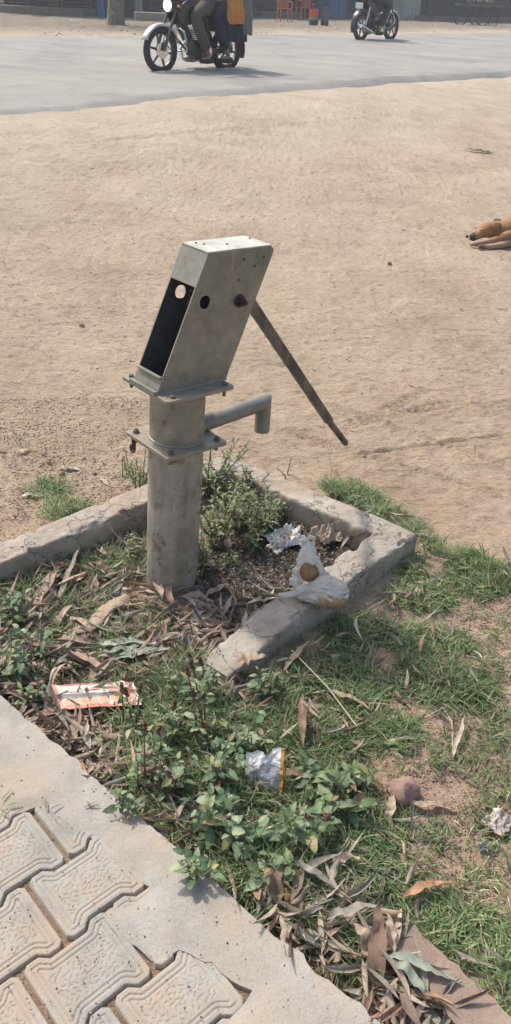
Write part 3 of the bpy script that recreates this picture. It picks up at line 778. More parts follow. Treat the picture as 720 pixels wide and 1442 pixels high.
grass('edge_grass', P5, 'shaded grass under the weeds along the pavement edge', 'grass', rs, h=(.03, .07), per=5, straw=.12)
for k, (cx, cy, rx, ry, n, lb) in enumerate(((68, 690, 34, 14, 70, 'small round grass tuft on sand left of the pump, farther from the curb'), (98, 722, 36, 16, 80, 'leafy grass tuft touching the outer face of the left curb wall'))):
    q = [(cx+rx*math.cos(t), cy+ry*math.sin(t)) for t in np.linspace(0, 6.28, 12, endpoint=False)]
    grass('grass_tuft', scatter(q, n, rs), lb, 'grass tuft', rs, h=(.02, .045), per=6, kind=None, w=(.002, .0045))

DRY = np.array([[.42, .32, .235], [.36, .265, .20], [.50, .41, .32], [.27, .19, .14], [.40, .30, .245], [.33, .32, .25], [.20, .145, .11], [.42, .27, .18], [.30, .27, .22], [.55, .47, .38]])
def litter(name, pts, label, rs, L=(.04, .13), W=(.007, .016), z=(0, .022), pal=DRY, rows=6, tilt=.35):
    n = len(pts); B = pts.copy(); B[:, 2] += rs.uniform(*z, n)+.003
    az = rs.uniform(0, 2*math.pi, n); e = rs.normal(0, tilt*.5, n)
    d = np.stack([np.cos(az)*np.cos(e), np.sin(az)*np.cos(e), np.sin(e)], -1); nn = np.stack([rs.normal(0, tilt, n), rs.normal(0, tilt, n), np.ones(n)], -1)
    LL = rs.uniform(*L, n)
    V3, F = leaf_arrays(B, d, nn, LL, rs.uniform(*W, n), rs.uniform(-.5, .45, n), rs.uniform(.2, 1.6, n)*rs.choice([-1, 1], n), rs.uniform(-.5, .5, n), rs.normal(0, 1.6, n), rows=rows)
    g = gz(V3[..., 0], V3[..., 1], fine=False)*0; V3[..., 2] = np.maximum(V3[..., 2], pts[:, 2:3]+.001)
    c = pal[rs.choice(len(pal), n)]*rs.uniform(.75, 1.2, (n, 1))
    o = npmesh(name, V3, F, M_LEAFV, col=np.repeat(c, rows*3, 0), smooth=True)
    tag(o, label, 'leaf litter', kind='stuff'); return o
LP = [(-30, 800), (190, 740), (205, 830), (300, 860), (420, 830), (490, 770), (330, 900), (300, 960), (170, 960), (130, 1080), (60, 1020), (-20, 990)]
litter('leaf_litter', curb_clear(scatter(LP, 1350, rs, -.2, 9, 14), .05), 'dense brown and grey dry leaf litter lying inside the curbed bed', rs, L=(.03, .11))
litter('mulch', curb_clear(scatter([(270, 830), (300, 740), (420, 730), (505, 745), (460, 800), (400, 850), (330, 900), (290, 890)], 2300, rs), .05), 'dark crumbly leaf mulch right of the pump pipe', rs, L=(.006, .02), W=(.003, .008), z=(0, .008), rows=4,
       pal=np.array([[.10, .085, .07], [.17, .145, .12], [.07, .06, .05], [.34, .29, .24], [.45, .38, .30]]))
EDGE = [(0, 975), (130, 1000), (240, 1080), (330, 1180), (430, 1260), (560, 1330), (640, 1400), (660, 1460), (520, 1460), (400, 1330), (200, 1160), (100, 1080)]
litter('edge_litter', curb_clear(scatter(EDGE, 520, rs, -.15, 9, 15), .05), 'long dry leaves heaped along the pavement edge', rs, L=(.03, .10), W=(.006, .014), z=(0, .02))
litter('heap_litter', curb_clear(scatter([(355, 1240), (470, 1260), (560, 1330), (600, 1380), (610, 1450), (520, 1450), (430, 1370)], 190, rs), .05), 'heap of long dry leaves between slab and kerb stone', rs, L=(.04, .105), W=(.010, .019), z=(0, .035), tilt=.22)
litter('curb_end_litter', scatter([(270, 925), (300, 945), (350, 955), (330, 985), (270, 970), (250, 945)], 120, rs), 'dry leaf crumbs heaped round the buried near end of the curb', rs, L=(.02, .07), W=(.005, .012), z=(0, .03))
litter('scattered_leaves', curb_clear(scatter(POLY_RIGHT, 230, rs, None), .05), 'dry leaves caught in the grass right of the curb', rs, L=(.03, .09), W=(.005, .012), z=(.008, .03))
litter('soil_debris', curb_clear(scatter([(0, 640), (200, 640), (200, 690), (0, 770)], 90, rs), .06), 'small pale leaf scraps on sand left of the pump', rs, L=(.01, .035), W=(.003, .008), z=(0, .004))
litter('sand_debris', scatter([(-60, 250), (780, 180), (800, 640), (560, 660), (300, 560), (-60, 640)], 1900, rs), 'tiny straw and leaf scraps scattered over the open sand', rs, L=(.01, .045), W=(.002, .006), z=(0, .002), rows=4,
       pal=np.array([[.45, .38, .3], [.2, .16, .12], [.33, .27, .2], [.55, .5, .43]]))
litter('bare_soil_debris', curb_clear(scatter(POLY_BARE, 170, rs), .06), 'small straw bits on the bare reddish soil at the right', rs, L=(.008, .05), W=(.0015, .006), z=(0, .004), rows=4)

def pebbles(name, pts, label, rs, r=(.0015, .005), pal=None):
    n = len(pts); R0 = rs.uniform(*r, n)**1.0
    o6 = np.array([[1, 0, 0], [0, 1, 0], [-1, 0, 0], [0, -1, 0], [0, 0, 1], [0, 0, -1.]])
    f6 = np.array([[0, 1, 4], [1, 2, 4], [2, 3, 4], [3, 0, 4], [1, 0, 5], [2, 1, 5], [3, 2, 5], [0, 3, 5]])
    a = rs.uniform(0, 6.28, n); ca, sa = np.cos(a), np.sin(a); sc = rs.uniform(.6, 1.3, (n, 6, 1))
    q = o6[None]*R0[:, None, None]*sc*np.array([1.3, 1, .6]); x = q[..., 0]*ca[:, None]-q[..., 1]*sa[:, None]; y = q[..., 0]*sa[:, None]+q[..., 1]*ca[:, None]
    Vt = np.stack([x+pts[:, 0:1], y+pts[:, 1:2], q[..., 2]+pts[:, 2:3]+R0[:, None]*.2], -1)
    F = (f6[None]+(np.arange(n)*6)[:, None, None]).reshape(-1, 3)
    pal = pal if pal is not None else np.array([[.46, .35, .26], [.36, .26, .19], [.52, .43, .34], [.25, .19, .15]])
    c = pal[rs.choice(len(pal), n)]*rs.uniform(.8, 1.15, (n, 1))
    o = npmesh(name, Vt, F, M_LEAFV, col=np.repeat(c, 6, 0), smooth=False); tag(o, label, 'gravel', kind='stuff')
pebbles('sand_grit', scatter([(-80, 150), (800, 110), (800, 720), (560, 700), (300, 620), (100, 740), (-80, 760)], 9000, rs, -.1, 1.5, 18), 'coarse grit and tiny stones strewn across the open sand', rs, r=(.0015, .0055), pal=np.array([[.46, .37, .28], [.36, .28, .21], [.56, .49, .40], [.50, .41, .31]]))
pebbles('soil_grit', curb_clear(scatter([(-40, 560), (200, 560), (205, 700), (0, 770), (-40, 780)], 5000, rs, -.3, 6, 19), .055), 'coarse sand grains on the ground left of the pump', rs, r=(.0012, .004))
pebbles('bare_soil_grit', curb_clear(scatter(POLY_BARE, 3500, rs), .05), 'soil crumbs on the bare reddish patch at the right', rs, r=(.001, .0035))
pebbles('verge_grit', scatter([(-150, 58), (360, 52), (860, 44), (860, 30), (360, 26), (-150, 20)], 2600, rs), 'stones and rubble bits along the far roadside verge', rs, r=(.006, .026), pal=np.array([[.45, .38, .31], [.3, .25, .2], [.55, .5, .44], [.22, .19, .16]]))

_q = []
while len(_q) < 260:
    a_, b_ = rs.uniform(-10, 520), rs.uniform(990, 1440); c_ = at(a_, b_, SZ)
    if slab_side(c_[0], c_[1]) < -.005: _q.append([c_[0], c_[1], SZ+.0035])
pebbles('cement_grit', np.array(_q), 'fine grit and dark specks scattered on the cement and pavers', rs, r=(.0006, .0022), pal=np.array([[.15, .11, .08], [.35, .27, .2], [.1, .09, .08], [.45, .36, .27]]))
# ------------------------------------------------------------------ single leaves that can be told apart
def leaf_obj(p0, p1, wpx, col, label, z0=.012, z1=.012, droop=.05, fold=.5, side=.1, twist=.6, grp=None, mesh=None, cat='dry leaf'):
    a = V(*p0); b = V(*p1); a.z += z0; b.z += z1; d = b-a; L = d.length
    dist = (a-Vector((0, 0, HC))).length; W = wpx/FPX*dist*1.15
    V3, F = leaf_arrays(np.zeros((1, 3)), np.array([[1, 0, 0.]]), np.array([[0, 0, 1.]]), L, W, droop, fold, side, twist, rows=16)
    kk = np.repeat(np.arange(16), 3); h_ = abs(p0[0]*3.1+p0[1]*1.7) % 50; V3[0][:, 1] += W*.35*fbm(kk*.35+h_, kk*0., 91, 3); V3[0][:, 2] += W*.35*fbm(kk*.45+h_, kk*0.+3, 92, 3)+W*.25*fbm(kk*.9+h_, np.tile([0, 1, 2], 16)*1.7, 93, 2)
    c = np.array(col)*(1+.35*fbm(kk*.5+h_, np.tile([0, 1, 2], 16)*.8, 94, 3))[:, None]
    o = npmesh('dry_leaf' if cat == 'dry leaf' else 'fallen_leaf', V3, F, M_LEAFV, col=c, smooth=True)
    yaw = math.atan2(d.y, d.x); pit = math.atan2(d.z, math.hypot(d.x, d.y))
    o.location = a; o.rotation_euler = (0, -pit, yaw)
    # leaf start slightly above, droop brings the far end down
    tag(o, label, cat, grp); return o
TAN = (.48, .36, .26); PALE = (.52, .45, .35); BRN = (.30, .19, .13); ORG = (.46, .26, .15); GRN = (.30, .34, .26); GGR = (.36, .40, .32); GRY = (.36, .33, .27)
for a in [
 ((560, 1274), (640, 1250), 13, ORG, 'curled reddish-tan dry leaf on grass above the kerb stone', .03, .03, .05, .6, .1, .9),
 ((566, 1141), (646, 1136), 11, TAN, 'long pale leaf lying in front of the brown rock', .015, .012, .1, .6, .12, .9),
 ((548, 1168), (545, 1130), 11, TAN, 'short tan leaf standing just left of the brown rock', .015, .04, .1, .5, .1, .5),
 ((465, 1230), (508, 1218), 11, TAN, 'flat tan leaf on dense grass above the heap of long leaves', .035, .035),
 ((535, 1368), (645, 1382), 13, GGR, 'pale green long leaf lying over the kerb stone, upper one', .05, .045, .08, .4, .15, .6),
 ((545, 1372), (612, 1412), 14, GGR, 'grey-green leaf pointing down over the kerb stone, lower one', .05, .035, .1, .4, .25, .5),
 ((528, 1425), (524, 1312), 19, BRN, 'broad brown leaf standing upright in the heap beside kerb stone', .02, .10, .05, .5, .05, .3),
 ((552, 1362), (547, 1312), 10, TAN, 'narrow tan leaf leaning on the top corner of the kerb stone', .045, .06, .05, .5, -.15, .5),
 ((455, 1322), (530, 1292), 13, GRY, 'grey-green leaf arching over the leaf heap at the pavement edge', .06, .07, .15, .5, .1, .6),
 ((498, 1325), (540, 1395), 17, TAN, 'wide tan leaf lying across the leaf heap', .06, .04, .05, .5, .1, .5),
 ((358, 1250), (402, 1312), 20, BRN, 'large folded brown leaf on the slab edge below the weeds', .03, .02, .05, .7, .1, .5),
 ((395, 1240), (380, 1300), 15, BRN, 'brown leaf crossing the large folded one at slab edge', .05, .02, .05, .7, .1, .4),
 ((420, 1235), (468, 1282), 12, GRY, 'olive twisted leaf between weeds and the leaf heap', .05, .04, .1, .5, -.15, 1),
 ((398, 1308), (452, 1290), 12, TAN, 'pale brown leaf just left of the arching grey-green one', .03, .04),
 ((636, 1078), (648, 1020), 6, PALE, 'thin whitish leaf upright on the bare reddish soil', .01, .03, .0, .4, .05, .3),
 ((424, 1062), (420, 1000), 10, BRN, 'long brown leaf upright in the grass above the silver packet', .03, .06, .05, .6, .05, .4),
 ((98, 1062), (120, 1008), 15, TAN, 'curled tan leaf hanging over the slab edge below the red and white packet', .03, .03, .1, .7, .25, .7),
 ((128, 1068), (122, 1010), 11, PALE, 'cream leaf beside the curled tan one below the packet', .03, .03, .1, .6, -.1, .6),
 ((135, 920), (218, 912), 12, GGR, 'uppermost pale green leaf of the bundle above the packet', .03, .03, .02, .4, .05, .3),
 ((160, 938), (240, 928), 15, GGR, 'widest pale green leaf of the bundle above the packet', .025, .03, .02, .4, -.05, .3),
 ((150, 930), (212, 918), 10, GRN, 'darker green leaf in the middle of the bundle above the packet', .028, .03, .02, .4, .0, .3),
 ((30, 700), (55, 695), 8, (.55, .56, .48), 'white-green crescent leaf on sand beside the small grass tuft', .006, .006, .02, .4, .35, .3),
 ((80, 660), (112, 664), 8, (.5, .5, .44), 'grey-white leaf on open sand above the small grass tuft', .006, .006, .02, .4, -.1, .3),
 ((140, 675), (163, 691), 6, PALE, 'thin pale leaf on sand near the weeds behind the pump pipe', .006, .008),
 ((20, 640), (46, 633), 7, PALE, 'pale leaf on sand near the left picture edge', .006, .006, .02, .4, .2, .5),
 ((92, 768), (134, 773), 9, ORG, 'orange leaf against the inner face of the left curb', .03, .03, .02, .6, .05, .5),
 ((127, 776), (158, 794), 9, PALE, 'pale leaf pointing down from the orange leaf by the left curb', .03, .02),
 ((52, 872), (76, 802), 15, TAN, 'broad pinkish-tan leaf standing in the bed left of the bark', .02, .05, .1, .6, .15, .6),
 ((95, 836), (120, 815), 16, ORG, 'crumpled orange-brown leaf between grass blades left of the pump', .02, .03, .1, .9, .1, .4),
 ((80, 865), (110, 790), 7, GRY, 'narrow grey-green leaf slanting through the bed grass', .03, .06, .0, .4, .05, .3),
 ((130, 802), (176, 822), 11, BRN, 'rusty brown leaf left of the pump base', .025, .02),
 ((230, 852), (212, 812), 11, TAN, 'curled tan leaf leaning against the pump base', .02, .05, .2, .7, .25, .7),
 ((246, 868), (220, 808), 9, BRN, 'dark brown leaf leaning against the pump base', .015, .06, .15, .7, .2, .7),
 ((262, 848), (303, 852), 12, TAN, 'tan leaf lying on the grey scrap in front of the pump', .02, .02),
 ((292, 846), (322, 822), 12, TAN, 'tan leaf on the dark mulch nearest the pump', .012, .015),
 ((345, 856), (400, 848), 9, PALE, 'pale narrow leaf on mulch pointing at the curb below the bag', .012, .02),
 ((342, 890), (346, 868), 7, PALE, 'small pale leaf standing in the mulch', .01, .02),
 ((458, 985), (528, 1003), 9, TAN, 'tan leaf lying in grass below the curb, right of centre', .03, .03, .05, .5, .15, .6),
 ((400, 955), (432, 915), 9, TAN, 'tan leaf leaning in the grass against the outer curb face', .02, .04),
 ((655, 212), (698, 217), 6, GRN, 'lone green leaf far out on the sand above the dog', .012, .012, .02, .4, .1, .5),
 ((100, 930), (165, 960), 11, TAN, 'tan leaf above the left end of the red and white packet', .03, .03),
 ((395, 762), (420, 772), 11, ORG, 'reddish leaf at the foot of the far curb left of the white plastic', .02, .02),
]:
    leaf_obj(*a)
o = leaf_obj((325, 922), (370, 914), 17, TAN, 'curled tan leaf lying on top of the near end of the curb', .0, .0, .1, -.6, .15, .4); 
p = at(325, 922, .108); o.location = Vector(p); o.rotation_euler[1] = 0
# a group of look-alikes heaped at the pavement edge
E2 = [(75, 1030), (150, 1040), (230, 1090), (200, 1110), (110, 1070)]
E3 = [(380, 1290), (470, 1290), (560, 1380), (600, 1440), (500, 1440), (430, 1360)]
protos = []
for (pl, n, lb, gp, pal) in ((E2, 26, 'tan dry leaf in the heap on the slab edge below the red and white packet', 'leaves heaped below the packet', (TAN, PALE, BRN)),
                        (E3, 30, 'long brown dry leaf in the heap between slab and kerb stone', 'leaves heaped between slab and kerb stone', (TAN, PALE, GRY, BRN)),
                        ([(0, 850), (70, 830), (140, 870), (200, 940), (100, 960), (0, 940)], 40, 'dry leaf among the weeds at the left edge of the bed', 'dry leaves in the left of the bed', (TAN, PALE, BRN, GRY))):
    pts = scatter(pl, n, rs)
    base = []
    for k in range(6):
        V3, F = leaf_arrays(np.zeros((1, 3)), np.array([[1, 0, 0.]]), np.array([[0, 0, 1.]]), rs.uniform(.05, .105), rs.uniform(.010, .017), rs.uniform(-.3, .5), rs.uniform(.4, 1.5)*rs.choice([-1, 1]), rs.uniform(-.4, .4), rs.uniform(-2, 2), rows=10)
        base.append((V3, F))
    done = []
    for i, p in enumerate(pts):
        k = i % 6
        if i < 6:
            o = npmesh('dry_leaf', base[k][0], base[k][1], M_LEAFV, col=np.array(pal[k % len(pal)])*rs.uniform(.85, 1.15)*np.ones((30, 1)), smooth=True); done.append(o)
            tag(o, lb, 'dry leaf', gp)
        else:
            o = done[k].copy(); COL.objects.link(o)
        o.location = (p[0], p[1], p[2]+rs.uniform(.012, .045)); o.rotation_euler = (rs.normal(0, .3), rs.normal(0, .12), rs.uniform(0, 6.28)); sc = rs.uniform(.7, 1.15); o.scale = (sc,)*3

# ------------------------------------------------------------------ weeds
M_STEM = simple('weed_stem', (.20, .19, .12), .6, 0, .3, 60, .2); M_STEMR = simple('reddish_stem', (.22, .10, .075), .6, 0, .3, 60, .2)
WG = np.array([[.14, .21, .10], [.19, .265, .145], [.10, .165, .08], [.25, .30, .18], [.165, .23, .095]])
def weed(px, py, h, nst, leafL, seed, label, lw=.55, spread=.55, nl=7, spike=0, name='broadleaf_weed', dens=1.0, pal=WG, cat='weed', red=False, z=None, lean=None, small_up=.4):
    rs = RS(seed); b0 = V(px, py) if z is None else V(px, py, z)
    root = empty(name, b0); tag(root, label, cat)
    stems = MB(); B = []; D = []; Nn = []; LL = []; spikes = MB(); nsp = 0
    for k in range(nst):
        az = rs.uniform(0, 6.28) if lean is None else lean[0]+rs.normal(0, lean[1]); le = rs.uniform(.1, 1)*spread
        hh = h*rs.uniform(.65, 1.05); pts = []; p = Vector((rs.normal(0, .012), rs.normal(0, .012), -.01)); K = 9
        for i in range(K+1):
            q = i/K; a = le*(.5+q*.8); d = Vector((math.sin(a)*math.cos(az), math.sin(a)*math.sin(az), math.cos(a)))
            pts.append(p.copy()); p = p+d*hh/K
            az += rs.normal(0, .10)
        if min(x.z for x in pts) < -.02: continue
        stems.tube(pts, [.0028*(1-.6*i/K)*(h/.15)**.3 for i in range(K+1)], 6)
        n = int(nl*dens)
        for j in range(n):
            q = .22+.78*(j+.5)/n; f = q*K; i = min(K-1, int(f)); c = pts[i].lerp(pts[i+1], f-i)
            for m_ in range(1 if q < .8 else 2):
                ang = j*2.4+m_*3.1+rs.normal(0, .3)+k; el_ = rs.uniform(.0, .5)+(small_up if q > .85 else 0)
                d = np.array([math.cos(ang)*math.cos(el_), math.sin(ang)*math.cos(el_), math.sin(el_)])
                B.append(np.array(c)+d*leafL*.15); D.append(d); Nn.append([rs.normal(0, .25)-d[0]*d[2], rs.normal(0, .25)-d[1]*d[2], 1])
                LL.append(leafL*rs.uniform(.45, 1.05)*(1.0 if q < .8 else .7))
                stems.tube([c, Vector(np.array(c)+d*leafL*.2)], .0008, 4, False)
        if spike and k < spike:
            tp = pts[-1]; dd = (pts[-1]-pts[-2]).normalized()
            for i in range(18):
                q = i/18; r_ = .004*(1-.5*q); a = i*2.4
                spikes.ball(tp+dd*(.026*q)+Vector((math.cos(a)*r_, math.sin(a)*r_, 0)), .0028, 5, 4)
            nsp += 1
    stems.build('stem', M_STEMR if red else M_STEM, root, True)
    n = len(B)
    if n:
        V3, F = leaf_arrays(np.array(B), np.array(D), np.array(Nn), np.array(LL), np.array(LL)*lw*rs.uniform(.85, 1.15, n), rs.uniform(.05, .45, n), rs.uniform(.1, .45, n), rs.uniform(-.1, .1, n), rs.normal(0, .25, n), rows=8, peak=.38, tip=.05)
        ph = rs.uniform(0, 6, (n, 1)); wv = (.05*np.sin(np.arange(24)*2.1+ph)+.06*np.sin(np.arange(24)*.9+ph*2))*np.array(LL)[:, None]*.6; V3[..., 2] += wv; V3[..., 0] += wv*.4
        c = pal[rs.choice(len(pal), n)]*rs.uniform(.75, 1.3, (n, 1))
        sick = rs.rand(n) < .05; c[sick] = np.array([.36, .33, .15])*rs.uniform(.7, 1.2, (sick.sum(), 1)); dead = rs.rand(n) < .05; c[dead] = np.array([.26, .17, .10])
        c = np.repeat(c, 24, 0)*(1+.18*np.tile((np.arange(24) % 3 == 1)*1.0, n))[:, None]
        tipm = np.tile(sst(.72, 1, np.repeat(np.arange(8)/7., 3)), n)*np.repeat(rs.rand(n) < .25, 24); c = c*(1-.6*tipm[:, None])+np.array([.30, .20, .11])*.6*tipm[:, None]
        npmesh('foliage', V3, F, M_WEED, root, True, col=c)
    if nsp: spikes.build('flower_spike', M_SPIKE, root, True)
    return root
M_SPIKE = simple('dry_flower_heads', (.17, .085, .06), .8, 0, .4, 200, .3)
for a in [
 (290, 1190, .13, 5, .048, 'leafy green weed spilling onto the slab, left of the two biggest', {}),
 (345, 1205, .09, 5, .050, 'big-leaved weed at the slab edge in the middle of the row', {}),
 (285, 1232, .07, 4, .040, 'low weed sprawling down onto the grey slab below the others', {'z': .045}),
 (425, 1195, .11, 5, .055, 'broad-leaved weed right of centre with a reddish tip', {'spike': 1}),
 (470, 1150, .12, 4, .056, 'large smooth-leaved weed left of the brown rock', {}),
 (240, 1120, .15, 5, .042, 'bushy weed behind the slab edge with reddish stems', {'red': True, 'spike': 2}),
 (300, 1110, .17, 6, .040, 'tall weed in front of the silver packet on its left side', {'spike': 1}),
 (205, 1110, .16, 4, .036, 'upright weed with dark red stems near the slab edge', {'red': True, 'spike': 2, 'spread': .3}),
 (182, 1135, .06, 4, .034, 'small pale weed rooted in the slab edge, leftmost on the slab', {'z': .045}),
 (285, 1050, .21, 4, .042, 'tallest weed with a dark seed spike standing above the others', {'spike': 3, 'spread': .25, 'red': True}),
 (345, 1060, .14, 6, .040, 'weed just behind the silver packet on its left', {}),
 (240, 1045, .13, 5, .040, 'weed right of the red and white packet with seed heads', {'spike': 2}),
 (185, 1025, .12, 3, .026, 'dark red stemmed weed rising in front of the packet', {'spike': 3, 'spread': .35, 'red': True}),
 (395, 1165, .05, 3, .038, 'weed below the silver packet', {}),
 (440, 1110, .09, 4, .044, 'low broad-leaved weed right of the silver packet', {}),
 (500, 1120, .07, 3, .040, 'low weed with a curled brown edge beside the rock', {}),
 (312, 1150, .09, 4, .042, 'weed in the densest part left of the silver packet', {}),
 (395, 1235, .07, 4, .050, 'dark wide-leaved weed over the brown leaves at slab edge', {}),
 (22, 885, .14, 6, .040, 'leafy weed at the left picture edge below the curb', {}),
 (15, 960, .13, 6, .042, 'leafy weed at the left picture edge by the slab corner', {}),
 (60, 925, .10, 4, .036, 'small leafy weed left of the bark piece', {}),
 (45, 985, .08, 4, .036, 'low weed between slab corner and red and white packet', {}),
 (378, 985, .10, 5, .034, 'weed in grass just outside the near end of the curb', {'spike': 1}),
 (250, 985, .09, 4, .030, 'low weed between pump and packet', {}),
 (300, 985, .12, 4, .034, 'weed at the buried end of the curb with a dark seed spike', {'spike': 2, 'spread': .3}),
]:
    weed(*a[:4], a[4]*.92, int(a[0]*7+a[1]), a[5], **{'nl': 6, **a[6]})
SG = np.array([[.15, .215, .085], [.20, .26, .12], [.26, .29, .16]])
for a in [
 (300, 770, .24, 12, .030, 'fine-leaved green bush hugging the right side of the pump pipe', {}),
 (335, 745, .22, 14, .030, 'fine-leaved bush between pump pipe and far curb, the fullest one', {}),
 (375, 750, .17, 11, .027, 'spreading fine-leaved bush in front of the far curb', {}),
 (300, 700, .24, 10, .026, 'fine-leaved bush reaching over the far corner of the curb', {}),
 (350, 705, .16, 8, .024, 'small fine-leaved bush over the inner face of the far curb', {}),
 (285, 800, .16, 10, .026, 'low fine-leaved bush at the right foot of the pump pipe', {}),
 (200, 690, .15, 8, .024, 'twiggy weed behind the left curb next to the pump pipe', {}),
 (180, 672, .10, 5, .016, 'twiggy weed on the sand left of the pump pipe', {}),
 (195, 720, .09, 4, .016, 'small weed drooping over the top of the left curb', {}),
 (320, 800, .07, 5, .016, 'small weed on the mulch right of the pump pipe', {}),
 (100, 725, .06, 7, .014, 'small leafy weed outside the left curb in the sand', {}),
 (408, 672, .09, 2, .012, 'single thin shoot on the sand beyond the far curb', {}),
 (470, 700, .06, 7, .014, 'small bright weed outside the far curb under the pump handle', {}),
 (355, 775, .12, 7, .024, 'loose fine-leaved weed on the mulch left of the clear film', {}),
 (325, 668, .13, 7, .024, 'fine-leaved weed spilling over the back corner of the curb', {}),
 (395, 728, .10, 6, .022, 'small weed against the middle of the far curb inner face', {}),
 (265, 700, .16, 6, .024, 'fine-leaved weed directly behind the pump pipe', {}),
 (190, 790, .09, 5, .022, 'narrow-leaved weed left of the pump pipe', {}),
]:
    weed(*a[:4], a[4], int(a[0]*5+a[1]), a[5], lw=.36, spread=.75, name='fine_leaved_weed', pal=SG, **{'nl': 17, **a[6]})

# twigs, bark, rock
def stick(name, pts, r, mat, label, cat='twig', n=8, zs=None):
    P = [V(*p[:2])+Vector((0, 0, p[2])) for p in pts]; o0 = P[0].copy()
    b = MB(); b.tube([p-o0 for p in P], r, n); o = b.build(name, mat, None, True); o.location = o0; tag(o, label, cat); return o
M_BARK = simple('pale_bark', (.42, .32, .23), .85, 0, .4, 35, .7, col2=(.25, .18, .12), bd=.006)
M_STRAW = simple('dry_straw', (.50, .42, .32), .7, 0, .3, 60, .2)
def bark():
    p = [V(*q)+Vector((0, 0, h)) for q, h in (((75, 912), .012), ((105, 898), .022), ((130, 893), .028), ((150, 872), .034), ((180, 856), .04))]
    o0 = p[0].copy(); w_ = [.006, .013, .017, .022, .018]; b = MB(); vs = []; K = 28; m = 10
    for i in range(K+1):
        f = i/K*4; k = min(3, int(f)); c = p[k].lerp(p[k+1], f-k)-o0; wd = w_[k]*(1-(f-k))+w_[k+1]*(f-k)
        d = (p[k+1]-p[k]).normalized(); s_ = Vector((-d.y, d.x, 0)).normalized()
        for j in range(m):
            t = 2*math.pi*j/m; rr_ = wd*(1+.25*float(fbm(i*.5, j*.9, 3)))
            vs.append(c+s_*math.cos(t)*rr_+Vector((0, 0, math.sin(t)*rr_*.32+.006*float(fbm(i*.3, j*.3, 5)))))
    f = [(i*m+j, i*m+(j+1) % m, (i+1)*m+(j+1) % m, (i+1)*m+j) for i in range(K) for j in range(m)]+[tuple(range(m)), tuple(K*m+j for j in range(m))]
    b.add(vs, f); o = b.build('bark_piece', M_BARK, None, True); o.location = o0; tag(o, 'long pale curved strip of bark lying in front of the pump', 'bark')
bark()
stick('twig', [(410, 930, .03), (460, 985, .04), (500, 1040, .04)], .0016, M_STRAW, 'thin straw-coloured twig slanting through the grass below the curb')
stick('twig', [(622, 1000, .012), (635, 1025, .015), (637, 1075, .01)], .0014, M_STRAW, 'thin pale forked twig on the bare reddish soil')
stick('twig', [(598, 1015, .01), (628, 1003, .02)], .0014, M_STRAW, 'short pale twig touching the forked one on bare soil')
stick('grass_stalk', [(468, 700, .0), (466, 670, .03), (455, 640, .10), (452, 630, .12)], .0009, M_STEMR, 'single thin reddish stalk rising below the pump handle', 'stalk')
stick('grass_runner', [(-6, 1130, .05), (40, 1142, .045), (75, 1140, .05), (125, 1138, .048), (165, 1140, .047)], .0013, M_STEM, 'thin green runner creeping across the cement above the pavers', 'runner')
def runner_blades():
    pts = [(65, 1140, 1.9, .03), (70, 1140, .6, .03), (118, 1138, .7, .03), (128, 1138, 2.2, .02), (2, 1128, 1.2, .035), (10, 1135, 0.4, .03), (165, 1140, .02, .045), (0, 1140, -.5, .03), (125, 1136, .2, .025)]
    B = []; D = []; L = []
    for x, y, a, l in pts:
        q = at(x, y, .047); B.append(q); D.append([math.cos(a), math.sin(a), .3]); L.append(l)
    V3, F = leaf_arrays(np.array(B), np.array(D), np.array([[0, 0, 1.]]*len(B)), np.array(L), .004, .3, .3, .1, .5, rows=6, peak=.3)
    o = npmesh('grass_sprig', V3, F, M_GRASS, col=np.array([.16, .22, .10])); tag(o, 'sprig of green grass blades lying on the cement above the pavers', 'grass sprig')
runner_blades()
def rock(name, px, py, r, mat, label, seed, sq=(1, .8, .62), cat='rock', sub=3, flat=.35):
    bm = bmesh.new(); bmesh.ops.create_icosphere(bm, subdivisions=sub, radius=1)
    rs_ = RS(seed); pl = [(Vector(rs_.normal(0, 1, 3)).normalized(), rs_.uniform(.55, .85)) for _ in range(9)]
    for v in bm.verts:
        c = v.co.copy()
        for n_, d_ in pl:
            k = c.dot(n_)
            if k > d_: c -= n_*(k-d_)*.92
        c *= 1+.06*float(fbm(c.x*3+seed, c.y*3+c.z*2, seed, 3)); v.co = Vector((c.x*sq[0], c.y*sq[1], c.z*sq[2]))*r
    me = bpy.data.meshes.new(name); bm.to_mesh(me); bm.free()
    o = link(name, me, mat, None, True); me.set_sharp_from_angle(angle=R(28)); p = V(px, py); o.location = p+Vector((0, 0, r*sq[2]*.5)); o.rotation_euler = (0, 0, rs_.uniform(0, 6)); tag(o, label, cat); return o
M_ROCK = simple('brown_rock', (.31, .20, .16), .9, 0, .35, 40, .6, bd=.004)
rock('rock', 570, 1124, .044, M_ROCK, 'fist-sized brown rock on the soil at the grass edge', 12, (1, .9, .85))
rock('pebble', 548, 372, .022, M_ROCK, 'small dark pebble on the sand left of the dog', 13)
rock('pebble', 116, 460, .018, M_ROCK, 'small dark pebble on the sand left of the pump head', 14)
rock('pebble', 88, 668, .014, M_ROCK, 'small brown pebble beside the grey-white leaf', 15)
rock('pebble', 134, 667, .010, M_ROCK, 'tiny pebble between grey-white leaf and weeds', 16)
def clods():
    pass
